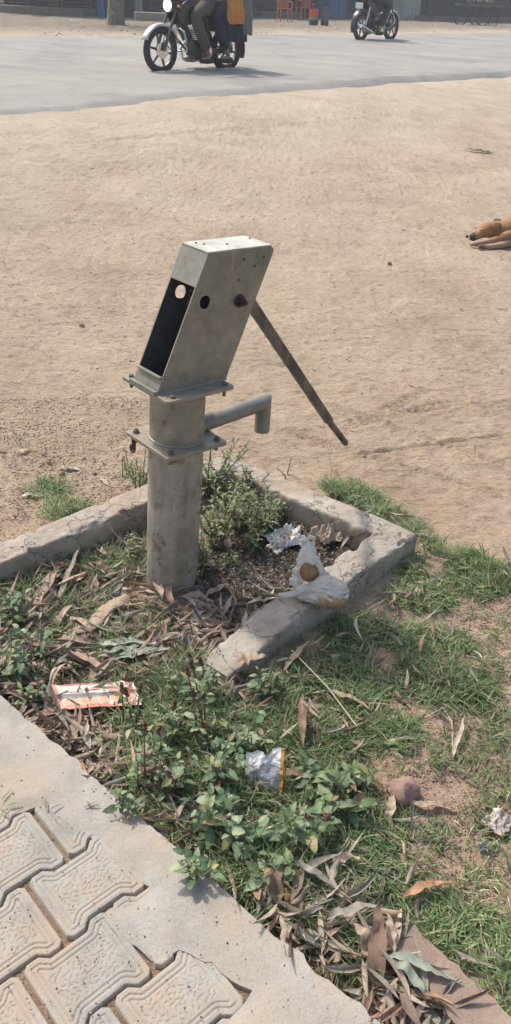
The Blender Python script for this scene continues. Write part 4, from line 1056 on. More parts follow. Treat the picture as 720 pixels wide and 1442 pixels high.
# ------------------------------------------------------------------ rubbish in and around the bed
def mat_plastic(name, col, trans=.35, rough=.35):
    m, n, b = newmat(name); c = ramp(n, tex(n, 25, 4), [(.3, tuple(q*.82 for q in col)), (.7, col)])
    n.links.new(c, b.inputs['Base Color']); b.inputs['Roughness'].default_value = rough
    bump(n, b, tex(n, 90, 4), .35, .003)
    tr = N(n, 'ShaderNodeBsdfTranslucent'); n.links.new(c, tr.inputs[0]); mx = N(n, 'ShaderNodeMixShader'); mx.inputs[0].default_value = trans
    n.links.new(b.outputs[0], mx.inputs[1]); n.links.new(tr.outputs[0], mx.inputs[2]); n.links.new(mx.outputs[0], n.nodes['Material Output'].inputs[0]); return m
def mat_film(name, col, alpha=.55):
    m, n, b = newmat(name); b.inputs['Base Color'].default_value = (*col, 1); b.inputs['Roughness'].default_value = .3
    c = ramp(n, tex(n, 14, 3), [(.4, (alpha,)*3), (.62, (min(.95, alpha+.55),)*3)]); n.links.new(c, b.inputs['Alpha'])
    bump(n, b, tex(n, 80, 4), .4, .003); return m
M_BAG = mat_plastic('white_bag_plastic', (.86, .83, .78), .5); M_FILM = mat_film('clear_film', (.78, .76, .73))
M_COIR = simple('brown_coconut_husk', (.42, .255, .13), .8, 0, .4, 60, .5, col2=(.26, .14, .07))
M_BAGLOW = mat_film('thin_stretched_plastic', (.74, .64, .52), .10)
def ridged(u, v, seed): return 1-np.abs(fbm(u, v, seed, 3))*2
def crumple(name, px, py, sx, sy, h, seed, mat, label, cat, rz=0, z=.012, ragg=.2, n=40, folds=5, parts=None):
    k = np.linspace(-1, 1, n); U, W = np.meshgrid(k, k)
    r = 1+ragg*fbm(U*1.5, W*1.5, seed, 3)
    X = U*sx/2*r+.08*sx*fbm(W*3, U*3, seed+1); Y = W*sy/2*r+.08*sy*fbm(U*3, W*3, seed+2)
    Z = h*np.abs(fbm(U*folds*.35+.2*W, W*folds*.35, seed+3, 4))*1.6*(1-.5*np.maximum(abs(U), abs(W))**4)
    I = np.arange(n*n).reshape(n, n); F = np.stack([I[:-1, :-1], I[:-1, 1:], I[1:, 1:], I[1:, :-1]], -1).reshape(-1, 4)
    keep = (np.maximum(np.abs(U), np.abs(W))*(1+.5*ragg*fbm(U*4, W*4, seed+7)) < 1.0).ravel()[F].all(1)
    o = npmesh(name, np.stack([X, Y, Z], -1), F[keep], mat, smooth=True)
    p = V(px, py); o.location = p+Vector((0, 0, z)); o.rotation_euler = (0, 0, rz)
    sol = o.modifiers.new('thickness', 'SOLIDIFY'); sol.thickness = .0008
    tag(o, label, cat); return o
crumple('plastic_film', 403, 764, .115, .085, .045, 101, M_FILM, 'crumpled clear plastic film lying on the mulch behind the white bag', 'plastic film', .3)
crumple('plastic_film', 392, 775, .07, .05, .030, 102, M_BAG, 'white torn shred of plastic left of the white bag', 'plastic shred', .9)
crumple('paper_scrap', 465, 762, .100, .075, .050, 103, simple('brown_paper', (.46, .37, .28), .8, 0, .3, 40, .3), 'crumpled tan paper in the inner right corner of the curb', 'paper', .5)
crumple('cloth_scrap', 484, 752, .095, .05, .045, 104, simple('dirty_white_cloth', (.58, .53, .45), .9, 0, .25, 50, .4), 'dirty cream rag against the inner far curb face at the corner', 'rag', -.45, z=.03)
crumple('paper_scrap', 280, 850, .10, .055, .012, 105, simple('grey_plastic_scrap', (.36, .38, .37), .6, 0, .3, 50, .3), 'flat grey plastic scrap at the foot of the pump', 'plastic scrap', -.9, z=.01, ragg=.35)
crumple('plastic_film', 378, 742, .045, .03, .02, 106, M_FILM, 'small piece of clear film under the fine-leaved bush', 'plastic film', .1)
crumple('plastic_scrap', 702, 1165, .055, .050, .022, 107, simple('grey_rag', (.58, .52, .46), .8, 0, .45, 70, .5), 'crumpled grey scrap on bare soil at the right picture edge', 'scrap', .7, folds=5)
crumple('plastic_scrap', 678, 1200, .022, .018, .02, 108, simple('grey_shred', (.40, .40, .34), .8, 0, .4, 70, .5), 'tiny grey scrap below the crumpled one at the right picture edge', 'scrap', 0)
crumple('wood_chip', 205, 768, .03, .02, .02, 109, M_BAG, 'tiny white scrap in the bed left of the pump pipe', 'scrap', 0)

def bag():
    pc = V(455, 838, .112); root = empty('plastic_bag', pc); tag(root, 'white knotted plastic carrier bag slumped over the near curb with brown husk showing', 'bag')
    yaw = R(0)
    # right and up as seen from the pump side of the path: local x right, y away
    n, m = 64, 40; TH = np.linspace(0, 2*math.pi, n, endpoint=False); PH = np.linspace(0, math.pi, m)
    T, Pp = np.meshgrid(TH, PH); X = np.sin(Pp)*np.cos(T); Y = np.sin(Pp)*np.sin(T); Z = np.cos(Pp)
    left = np.clip(-X, 0, 1)
    x = X*.052+.010; y = Y*.046-.006; z = Z*.029+.015
    # slumped body: fuller on the right, rising to a neck up-left
    x = x-.030*left**1.4*(1-np.clip(Z, 0, 1)*.5); z = z-.016*left*(Z > -.2)+.014*np.clip(Z, 0, 1)*np.exp(-((X+.25)/.4)**2)
    y = y*(1-.45*left)
    wr = .006*ridged(X*2.6+Z*2, Y*3+Z*4, 111)+.003*ridged(X*8, Z*8+Y*5, 112)+.002*fbm(X*16, Z*16, 113)
    x += X*wr; y += Y*wr; z += Z*wr
    P = np.stack([x, y, z], -1).reshape(-1, 3)
    I = np.arange(n*m).reshape(m, n); J = np.roll(I, -1, 1); F = np.stack([I[:-1], I[1:], J[1:], J[:-1]], -1).reshape(-1, 4)
    low = (P[:, 2] < .020)[F].all(1) & (P[:, 0] > -.03)[F].all(1)
    up = npmesh('bag_body', P, F[~low], M_BAG, root, True); lo = npmesh('bag_bottom', P, F[low], M_BAGLOW, root, True)
    # neck: sheet rising to a knot with a torn window, then a trailing flap
    k = 34; a = np.linspace(0, 1, k); b_ = np.linspace(0, 2*math.pi, 40, endpoint=False); A, Bt = np.meshgrid(a, b_, indexing='ij')
    cx = -.036-.010*A; cy = .018+.050*A; cz = .020+.100*A
    wx = .038*(1-A)**.6+.008; wy = .030*(1-A)**.6+.006
    wv = 1+.20*np.sin(Bt*5+A*3)+.35*ridged(A*4+5, np.cos(Bt)*2, 114)-.2+.1*np.sin(Bt*11+A*6)
    X = cx+wx*np.cos(Bt)*wv; Y = cy+wy*np.sin(Bt)*wv-.01; Z = cz-.012*np.sin(Bt)
    I = np.arange(k*40).reshape(k, 40); J = np.roll(I, -1, 1); F = np.stack([I[:-1], I[1:], J[1:], J[:-1]], -1).reshape(-1, 4)
    cen_a = A.ravel()[F].mean(1); ang = np.arctan2(np.sin(Bt.ravel()[F]).mean(1), np.cos(Bt.ravel()[F]).mean(1))
    hole = ((ang+1.60)/.95)**2+((cen_a-.36)/.26)**2 < 1
    npmesh('bag_neck', np.stack([X, Y, Z], -1), F[~hole], M_BAG, root, True)
    # handles above the knot
    for s_, hh, lean in ((1, .030, .008), (-1, .022, -.014)):
        pts = []; 
        t = MB(); base = Vector((-.046, .060, .114))
        for i in range(15):
            q = math.pi*i/14; pts.append(base+Vector((.012*math.cos(q)*s_+lean*math.sin(q), .003*s_, hh*math.sin(q))))
        t.tube(pts, [.0045+.002*math.sin(i*1.7) for i in range(15)], 7); t.build('bag_handle', M_BAG, root, True)
    # trailing flap to the left
    k = np.linspace(0, 1, 24); j = np.linspace(-1, 1, 10); A, Bt = np.meshgrid(k, j, indexing='ij')
    X = -.045-.075*A; Y = -.010+.012*Bt*(1.2-A)+.006*A; Z = .012-.014*A+.004*np.sin(Bt*6+A*5)+.006*(1-Bt**2)*(1-A)
    I = np.arange(240).reshape(24, 10); F = np.stack([I[:-1, :-1], I[:-1, 1:], I[1:, 1:], I[1:, :-1]], -1).reshape(-1, 4)
    npmesh('bag_flap', np.stack([X, Y, Z], -1), F, M_BAG, root, True)
    # coconut husk pieces inside
    def husk(loc, r, label, seed):
        b = MB(); b.ball((0, 0, 0), r, 28, 18); o = b.build('coconut_shell', M_COIR, None, True)
        for v in o.data.vertices: v.co *= 1+.06*float(fbm(v.co.x*60, v.co.y*60+v.co.z*50, seed, 3))
        o.location = pc+Vector(loc); tag(o, label, 'coconut')
    husk((.018, -.024, .012), (.045, .037, .026), 'brown coconut husk sagging in the bottom of the white bag', 120)
    husk((-.038, .030, .052), (.027, .018, .030), 'brown husk piece seen through the tear in the white bag', 121)
bag()

def packets():
    # flattened red and white pouch
    P = [at(73, 965), at(187, 958), at(196, 992), at(86, 998)]; zb = max(p[2] for p in P)+.035
    P = [at(x, y, zb) for x, y in ((73, 965), (186, 958), (200, 990), (87, 998))]
    root = empty('food_packet', Vector(P[3])); tag(root, 'flattened white and red printed food packet lying on the leaf litter', 'packet')
    P = [Vector(p)-Vector(P[3]) for p in P]
    def quad(u0, u1, v0, v1, off, name, mat, nu=36, nv=20):
        vs = []; 
        for i in range(nu+1):
            for j in range(nv+1):
                u = u0+(u1-u0)*i/nu; v = v0+(v1-v0)*j/nv
                a = P[0].lerp(P[1], u); b = P[3].lerp(P[2], u); q = b.lerp(a, v)
                q = q+Vector((0, 0, .006*float(fbm(u*3, v*2.5, 131, 3))+.010*math.exp(-((v-.52)/.06)**2)*(1-.3*u)-.006*abs(v-.5)+off)); 
                q.x += .003*float(fbm(u*9, v*9, 132)); q.y += .003*float(fbm(u*9, v*9, 133)); vs.append(q)
        f = [(i*(nv+1)+j, (i+1)*(nv+1)+j, (i+1)*(nv+1)+j+1, i*(nv+1)+j+1) for i in range(nu) for j in range(nv)]
        return MB().add(vs, f).build(name, mat, root, True)
    MW = simple('worn_white_film', (.62, .56, .50), .4, 0, .25, 30, .3); MR = simple('faded_red_print', (.55, .13, .10), .45, 0, .4, 60, .2, col2=(.5, .27, .20)); MO = simple('faded_orange_print', (.58, .36, .24), .45, 0, .3, 60, .2)
    quad(0, 1, 0, 1, 0, 'packet_sheet', MW)
    quad(.0, .93, -.01, .09, .0012, 'red_border', MR); quad(.0, .035, .0, 1.0, .0014, 'red_border', MR, 4); quad(.90, .96, .1, 1, .0014, 'red_border', MR, 4)
    quad(.10, .80, .965, 1.0, .0012, 'red_border', MR, 30, 3)
    quad(.06, .62, .10, .40, .0010, 'printed_panel', MO); quad(.66, .88, .14, .80, .0010, 'printed_panel', MO)
    for k, (a, b, c) in enumerate(((.40, .56, .70), (.15, .30, .66))): quad(a, b, c, c+.03, .0022, 'printed_mark', MR, 8, 2)
    # silver packet standing in the grass
    b0 = V(370, 1128); root = empty('foil_packet', b0); tag(root, 'torn silver foil snack packet with orange edge standing in the weeds', 'packet')
    q0 = at(343, 1112, b0.z+.012); q1 = at(393, 1138, b0.z+.0)
    # upright sheet facing the path
    MS = simple('crinkled_foil', (.66, .64, .60), .5, .0, .35, 45, .6, bd=.004); MOr = simple('orange_band', (.72, .30, .05), .4, 0, .15, 60, .2); MBl = simple('dark_blue_print', (.28, .29, .40), .5, 0, .2, 60, .1); MWh = simple('white_print', (.80, .78, .74), .5, 0, .15, 50, .3)
    Wd, Hh = .082, .105
    def patch(u0, u1, v0, v1, off, name, mat, nu=20, nv=24, top=None):
        vs = []
        for i in range(nu+1):
            for j in range(nv+1):
                u = u0+(u1-u0)*i/nu; v = v0+(v1-v0)*j/nv
                if top: v = v0+(top(u)-v0)*j/nv
                d = .016*abs(float(fbm(u*3.2, v*3.2, 141, 4)))+.004*float(fbm(u*9, v*9, 142, 3))+.006*math.sin(v*7)*.4
                vs.append(Vector(((u-.5)*Wd, -.65*v*Hh*-1+d-off, v*Hh*.88-.006)))
        f = [(i*(nv+1)+j, (i+1)*(nv+1)+j, (i+1)*(nv+1)+j+1, i*(nv+1)+j+1) for i in range(nu) for j in range(nv)]
        return MB().add(vs, f).build(name, mat, root, True)
    top = lambda u: .86+.16*u+.10*float(fbm(u*6, .3, 143, 3))-.09*math.exp(-((u-.55)/.12)**2)
    patch(0, 1, 0, 1, 0, 'foil_sheet', MS, top=top); patch(.0, .93, .66, 1, .0012, 'white_panel', MWh, top=lambda u: top(u)-.03)
    patch(.92, 1.0, .02, .98, .0018, 'orange_strip', MOr, 4); patch(0, .05, .05, .5, .0018, 'orange_strip', MOr, 3)
    for k in range(9): patch(.40+.02*(k % 3), .88-.03*(k % 2), .26+k*.055, .270+k*.055, .0026, 'print_line', MBl, 12, 1)
    for k in range(5): patch(.10, .34, .30+k*.06, .309+k*.06, .0026, 'print_line', MBl, 8, 1)
    root.rotation_euler = (0, R(-4), R(-6))
packets()

# ------------------------------------------------------------------ skinned figures
def skin(name, nodes, edges, mat, parent=None, sub=2, root_i=0):
    me = bpy.data.meshes.new(name); me.from_pydata([n[0] for n in nodes], edges, []); o = bpy.data.objects.new(name, me); COL.objects.link(o)
    md = o.modifiers.new('skin', 'SKIN'); md.use_smooth_shade = True
    for i, n in enumerate(nodes):
        r = n[1]; r = r if hasattr(r, '__len__') else (r, r); me.skin_vertices[0].data[i].radius = r; me.skin_vertices[0].data[i].use_root = (i == root_i)
    sb = o.modifiers.new('sub', 'SUBSURF'); sb.levels = sub; sb.render_levels = sub
    dg = bpy.context.evaluated_depsgraph_get(); dg.update()
    m2 = bpy.data.meshes.new_from_object(o.evaluated_get(dg)); m2.name = name
    bpy.data.objects.remove(o); bpy.data.meshes.remove(me)
    return link(name, m2, mat, parent, True)
def fur():
    m, n, b = newmat('tan_fur'); a = N(n, 'ShaderNodeAttribute', attribute_name='Col')
    g = ramp(n, tex(n, 160, 5, .7, stretch=(1, 3, 3)), [(.36, (.40,)*3), (.64, (1.3,)*3)]); c = mixc(n, 1, a.outputs['Color'], g, 'MULTIPLY')
    n.links.new(c, b.inputs['Base Color']); b.inputs['Roughness'].default_value = .8; bump(n, b, tex(n, 220, 4, .7, stretch=(1, 3, 3)), .6, .004); return m
def dog():
    p = V(692, 345); root = empty('dog', (p.x, p.y, gz(p.x, p.y))); tag(root, 'tan short-haired dog lying asleep on the sand, dark muzzle pointing left', 'dog')
    # lying on its side, belly and legs toward the path, head to the left (-x)
    nodes = [((.62, .10, .085), (.085, .085)), ((.42, .11, .095), (.10, .095)), ((.24, .09, .105), (.115, .105)), ((.12, .07, .105), (.100, .09)), ((.045, .055, .092), (.066, .062)),
             ((-.010, .045, .098), (.064, .066)), ((-.060, .032, .096), (.060, .062)), ((-.098, .016, .070), (.036, .034)), ((-.140, .000, .052), (.034, .030)), ((-.172, -.013, .044), (.033, .030)),
             ((.14, .00, .085), (.045, .04)), ((.04, -.06, .062), (.026, .024)), ((-.06, -.085, .040), (.019, .018)), ((-.145, -.095, .026), (.016, .015)), ((-.185, -.10, .020), (.020, .014)),
             ((.15, .00, .035), (.040, .034)), ((.06, -.10, .026), (.024, .022)), ((-.03, -.135, .020), (.018, .018)), ((-.10, -.14, .018), (.018, .015)), ((-.135, -.142, .018), (.021, .015)),
             ((.60, .00, .07), (.06, .055)), ((.50, -.14, .045), (.034, .03)), ((.62, -.24, .03), (.02, .018)), ((.56, -.33, .02), (.018, .014)),
             ((.66, .02, .04), (.05, .04)), ((.58, -.10, .03), (.03, .026)), ((.70, -.20, .02), (.02, .018)), ((.66, -.29, .018), (.018, .014)),
             ((.72, .12, .06), (.03, .03)), ((.86, .10, .03), (.016, .016)), ((1.0, .02, .018), (.012, .012))]
    ed = [(0, 1), (1, 2), (2, 3), (3, 4), (4, 5), (5, 6), (6, 7), (7, 8), (8, 9), (2, 10), (10, 11), (11, 12), (12, 13), (13, 14), (2, 15), (15, 16), (16, 17), (17, 18), (18, 19),
          (0, 20), (20, 21), (21, 22), (22, 23), (0, 24), (24, 25), (25, 26), (26, 27), (0, 28), (28, 29), (29, 30)]
    nodes = [((x*.94, y*.94, z*1.0), r) for (x, y, z), r in nodes]
    b = skin('dog_body', nodes, ed, fur(), root, 3, 1); me = b.data; n = len(me.vertices); co = np.zeros(n*3); me.vertices.foreach_get('co', co); co = co.reshape(-1, 3)
    c = np.ones((n, 4)); tan = np.array([.40, .21, .095]); pale = np.array([.42, .29, .19]); dk = np.array([.045, .04, .038]); 
    f = sst(.05, .0, co[:, 2]-.03+.02*fbm(co[:, 0]*9, co[:, 1]*9, 151))[:, None]; col = tan*(1-f)+pale*f
    br = 0*(sst(.035, .0, np.hypot(co[:, 0]-.012, co[:, 2]-.12))*.75)[:, None]; col = col*(1-br)+np.array([.16, .09, .05])*br
    mz = (sst(-.115, -.140, co[:, 0])*(co[:, 1] > -.05))[:, None]; col = col*(1-mz)+dk*mz
    pw = (sst(-.05, -.10, co[:, 0])*(co[:, 1] < -.115))[:, None]*.8; col = col*(1-pw)+dk*pw
    c[:, :3] = col; at_ = me.color_attributes.new('Col', 'FLOAT_COLOR', 'POINT'); at_.data.foreach_set('color', c.astype(np.float32).ravel())
    ME = simple('dark_brown_fur', (.20, .11, .06), .8, 0, .3, 90, .4); MN = simple('black_nose', (.02, .02, .02), .3, 0, .1, 50, .1)
    def ear(x, y, z, name='ear'):
        vs, f_ = leaf_arrays(np.array([[0, 0, 0.]]), np.array([[.30, -.62, -.55]]), np.array([[-.1, -.7, .7]]), .098, .065, .25, .3, .1, .3, rows=8, peak=.3)
        o = npmesh(name, vs, f_, ME, root, True); o.location = (x, y, z); s_ = o.modifiers.new('t', 'SOLIDIFY'); s_.thickness = .005
    ear(-.005, -.010, .160); ear(.010, .070, .168)
    for (x, y, z) in ((-.098, -.030, .105),): MB().ball((x, y, z), (.008, .004, .004), 10, 6).build('eye', MN, root, True)
    MB().ball((-.186, -.018, .056), (.012, .014, .011), 12, 8).build('nose', MN, root, True)
    b = MB(); b.tube([(-.175, -.036, .040), (-.14, -.034, .042), (-.11, -.034, .048)], .0022, 6); b.build('mouth', MN, root, True)
dog()

# ------------------------------------------------------------------ motorbikes and riders
M_TYRE = simple('tyre_rubber', (.035, .035, .037), .85, 0, .2, 40, .2); M_BLACK = simple('black_paint', (.03, .03, .034), .3, .1, .2, 20, 0, .6); M_ALLOY = simple('dark_alloy', (.14, .14, .145), .45, .6, .2, 30, .1)
M_CHROME = simple('chrome', (.65, .65, .66), .2, 1, .1, 20, 0); M_SEAT = simple('black_vinyl', (.04, .04, .042), .6, 0, .2, 40, .2); M_ENG = simple('engine_grey', (.07, .07, .072), .5, .6, .3, 50, .3)
M_RED = simple('red_lens', (.45, .02, .015), .25, 0, .2, 40, 0); M_WPLATE = simple('white_plate', (.75, .75, .73), .5, 0, .1, 40, 0); M_SILV = simple('silver_paint', (.52, .53, .54), .3, .4, .1, 30, 0)
def lampmat():
    m, n, b = newmat('lit_headlight'); b.inputs['Emission Color'].default_value = (1, .86, .55, 1); b.inputs['Emission Strength'].default_value = 2.2; b.inputs['Base Color'].default_value = (.8, .8, .7, 1); return m
M_LAMP = lampmat()
def motorbike(p_rear, p_front, wr, wb, label, lit=True, colour=M_BLACK, fender=M_SILV, plate=False, scale=1.0, group=None, lens=None):
    """wheels at local x=0 (rear) and x=wb (front); +x forward"""
    d = (p_front-p_rear); yaw = math.atan2(d.y, d.x)
    root = empty('motorbike', p_rear, yaw); tag(root, label, 'motorbike', group); root.scale = (scale,)*3
    def wheel(x, name, drum):
        w_ = empty('wheel'); w_.parent = root; w_.location = (x, 0, wr)
        b = MB(); b.torus((0, 0, 0), (0, 1, 0), wr-.045, .045, 40, 10, 1.05); b.build('tyre', M_TYRE, w_, True)
        b = MB(); b.torus((0, 0, 0), (0, 1, 0), wr-.092, .014, 36, 6, 1.8); b.build('rim', M_ALLOY, w_, True)
        b = MB(); b.tube([(0, -.05, 0), (0, .05, 0)], .045, 20)
        for k in range(6):
            a = R(60*k+13); v_ = Vector((math.cos(a), 0, math.sin(a))); b.tube([v_*.04, v_*(wr-.095)], [.024, .015], 6)
        b.build('spokes', M_ALLOY, w_, True)
        if drum: b = MB(); b.tube([(0, .052, 0), (0, .056, 0)], .11, 28); b.build('brake_disc', M_CHROME, w_)
        return w_
    wheel(0, 'r', False); wheel(wb, 'f', True)
    # mudguards
    def guard(cx, r_, a0, a1, wd, mat, name):
        b = MB(); K = 18; vs = []
        for i in range(K+1):
            a = R(a0+(a1-a0)*i/K)
            for j, (yy, dr) in enumerate(((-wd, -.03), (-wd*.8, 0), (0, .012), (wd*.8, 0), (wd, -.03))): vs.append((cx+(r_+dr)*math.cos(a), yy, wr+(r_+dr)*math.sin(a)))
        f = [(i*5+j, i*5+j+1, (i+1)*5+j+1, (i+1)*5+j) for i in range(K) for j in range(4)]; b.add(vs, f); o = b.build(name, mat, root, True)
        s_ = o.modifiers.new('t', 'SOLIDIFY'); s_.thickness = .004
    guard(wb, wr+.03, 25, 165, .06, fender, 'front_mudguard'); guard(0, wr+.05, 45, 200, .075, colour, 'rear_mudguard')
    # fork, bars, lamp
    hx, hz = wb-.30, wr+.62
    for y in (-.085, .085):
        b = MB(); b.tube([(wb, y, wr), (wb-.10, y, wr+.24), (hx+.06, y, hz-.1)], [.026, .024, .017], 10); b.build('fork_leg', M_ALLOY, root, True)
    b = MB(); b.tube([(hx-.12, -.36, hz+.10), (hx-.03, -.24, hz+.12), (hx+.03, -.10, hz+.02), (hx+.03, .10, hz+.02), (hx-.03, .24, hz+.12), (hx-.12, .36, hz+.10)], .012, 8); b.build('handlebar', M_BLACK, root, True)
    for y in (-.30, .30):
        b = MB(); b.tube([(hx-.02, y, hz+.11), (hx+.02, y*1.08, hz+.26)], .006, 6); b.ball((hx+.02, y*1.12, hz+.29), (.015, .055, .038), 12, 8); b.build('mirror', M_BLACK, root, True)
    for y in (-1, 1):
        b = MB(); b.prism([(hx-.02, hz-.02), (hx-.10, hz+.02), (hx-.42, hz-.10), (hx-.34, hz-.26), (hx-.06, hz-.30), (hx+.06, hz-.20)], (0, y*.115, 0), (1, 0, 0), (0, 0, 1), (0, y*.035, 0)); b.build('tank_shroud', colour, root, False, .012)
    b = MB(); b.tube([(hx-.06, -.02, hz-.33), (hx+.02, -.20, hz-.36), (hx+.03, -.26, hz-.50), (hx-.05, -.20, hz-.62), (hx-.12, -.03, hz-.64)], .014, 8); b.build('crash_guard', M_CHROME, root, True)
    b = MB(); b.tube([(hx-.06, .02, hz-.33), (hx+.02, .20, hz-.36), (hx+.03, .26, hz-.50), (hx-.05, .20, hz-.62), (hx-.12, .03, hz-.64)], .014, 8); b.build('crash_guard', M_CHROME, root, True)
    b = MB(); b.tube([(hx+.05, .05, hz+.06), (hx+.02, .09, hz-.10), (hx-.12, .06, hz-.30), (.75, .04, wr+.16)], .008, 6); b.build('cable', M_BLACK, root, True)
    b = MB(); b.prism([(-.085, -.10), (.085, -.10), (.105, .03), (.075, .11), (-.075, .11), (-.105, .03)], (hx+.05, 0, hz-.04), (0, 1, 0), (0, 0, 1), (.10, 0, 0)); b.build('headlamp_cowl', colour, root, False, .015)
    b = MB(); b.ball((hx+.155, 0, hz-.05), (.028, .088, .078), 20, 12); b.build('headlight', M_LAMP if lit else M_CHROME, root, True)
    for y in (-.15, .15): b = MB(); b.ball((hx+.07, y, hz-.06), (.025, .03, .02), 10, 6); b.build('indicator', simple('amber_lens', (.7, .3, .05), .3, 0, .1, 20, 0), root, True)
    # tank, seat, side panels
    tank = [((hx-.06, 0, hz-.04), (.06, .06)), ((hx-.18, 0, hz-.03), (.125, .105)), ((hx-.34, 0, hz-.06), (.12, .10)), ((hx-.48, 0, hz-.12), (.07, .07))]
    skin('fuel_tank', tank, [(0, 1), (1, 2), (2, 3)], colour, root, 2, 1)
    b = MB(); b.tube([(hx-.45, 0, hz-.10), (hx-.62, 0, hz-.13), (hx-.80, 0, hz-.11), (hx-.98, 0, hz-.06), (hx-1.10, 0, hz-.03)], [.07, .10, .115, .10, .05], 14)
    for i, v in enumerate(b.v): b.v[i] = (v[0], v[1]*1.1, hz-.10+(v[2]-(hz-.10))*.55)
    b.build('seat', M_SEAT, root, True)
    for y in (-.11, .11):
        b = MB(); b.prism([(hx-.50, hz-.20), (hx-.95, hz-.10), (hx-1.10, hz-.02), (hx-1.0, hz-.18), (hx-.70, hz-.38), (hx-.52, hz-.36)], (0, y, 0), (1, 0, 0), (0, 0, 1), (0, .02*(1 if y > 0 else -1), 0)); b.build('side_panel', colour, root, False, .01)
    b = MB()
    for pts in ([(hx-.02, 0, hz-.06), (hx+.10, 0, wr+.25), (wb-.52, 0, wr-.02), (.45, 0, wr-.04), (0, 0, wr)], [(hx-.04, 0, hz-.12), (.30, 0, hz-.24), (.42, 0, wr+.02)], [(.30, .09, hz-.24), (-.18, .09, hz-.1)], [(.30, -.09, hz-.24), (-.18, -.09, hz-.1)]): b.tube(pts, .018, 8)
    b.build('frame', M_BLACK, root, True)
    b = MB(); b.box((.60, 0, wr+.02), (.30, .20, .20)); b.box((.52, 0, wr-.08), (.36, .17, .10)); b.build('engine', M_ENG, root, False, .02)
    b = MB(); 
    for k in range(6): b.box((.66+.012*k, 0, wr+.13+.026*k), (.17, .17, .012))
    b.build('cylinder_fins', M_ENG, root)
    b = MB(); b.tube([(.52, .10, wr-.02), (.52, .135, wr-.02)], .10, 20); b.tube([(.52, -.10, wr-.02), (.52, -.135, wr-.02)], .10, 20); b.tube([(.52, -.09, wr-.02), (.52, .09, wr-.02)], .05, 10); b.build('engine_cover', M_CHROME, root, True)
    b = MB(); b.tube([(.74, -.08, wr+.14), (.84, -.11, wr+.02), (.78, -.13, wr-.13), (.45, -.14, wr-.15), (.20, -.15, wr-.10)], .020, 10); b.build('exhaust_pipe', M_CHROME, root, True)
    b = MB(); b.tube([(.25, -.16, wr-.11), (.15, -.16, wr-.09), (-.28, -.17, wr+.02)], [.03, .045, .042], 14); b.build('silencer', M_CHROME, root, True)
    for y in (-.12, .12):
        b = MB(); b.tube([(-.02, y, wr+.03), (.12, y, hz-.22)], .022, 10); b.torus((.03, y, wr+.13), (.3, 0, 1), .026, .006, 12, 6).torus((.055, y, wr+.19), (.3, 0, 1), .026, .006, 12, 6).torus((.08, y, wr+.25), (.3, 0, 1), .026, .006, 12, 6)
        b.build('rear_shock', M_CHROME, root, True)
    b = MB(); b.box((.20, .10, wr-.01), (.48, .03, .07)); b.build('chain_guard', M_BLACK, root, False, .01)
    b = MB(); b.box((hx-1.16, 0, hz-.05), (.05, .16, .07)); b.build('tail_light', M_RED, root, False, .01)
    b = MB(); b.box((hx-1.18, 0, hz-.20), (.008, .20, .12)); b.build('number_plate', M_WPLATE, root, False, .003)
    b = MB(); b.tube([(hx-.75, .12, hz-.03), (hx-1.05, .13, hz+.02), (hx-1.16, .0, hz+.04), (hx-1.05, -.13, hz+.02), (hx-.75, -.12, hz-.03)], .011, 8); b.build('grab_rail', M_CHROME, root, True)
    for y in (-.17, .17): b = MB(); b.tube([(.50, y*.5, wr-.12), (.50, y*1.3, wr-.12)], .014, 8); b.build('foot_peg', M_TYRE, root, True)
    return root, hx, hz
M_SKIN = simple('brown_skin', (.32, .19, .125), .55, 0, .15, 40, .1)
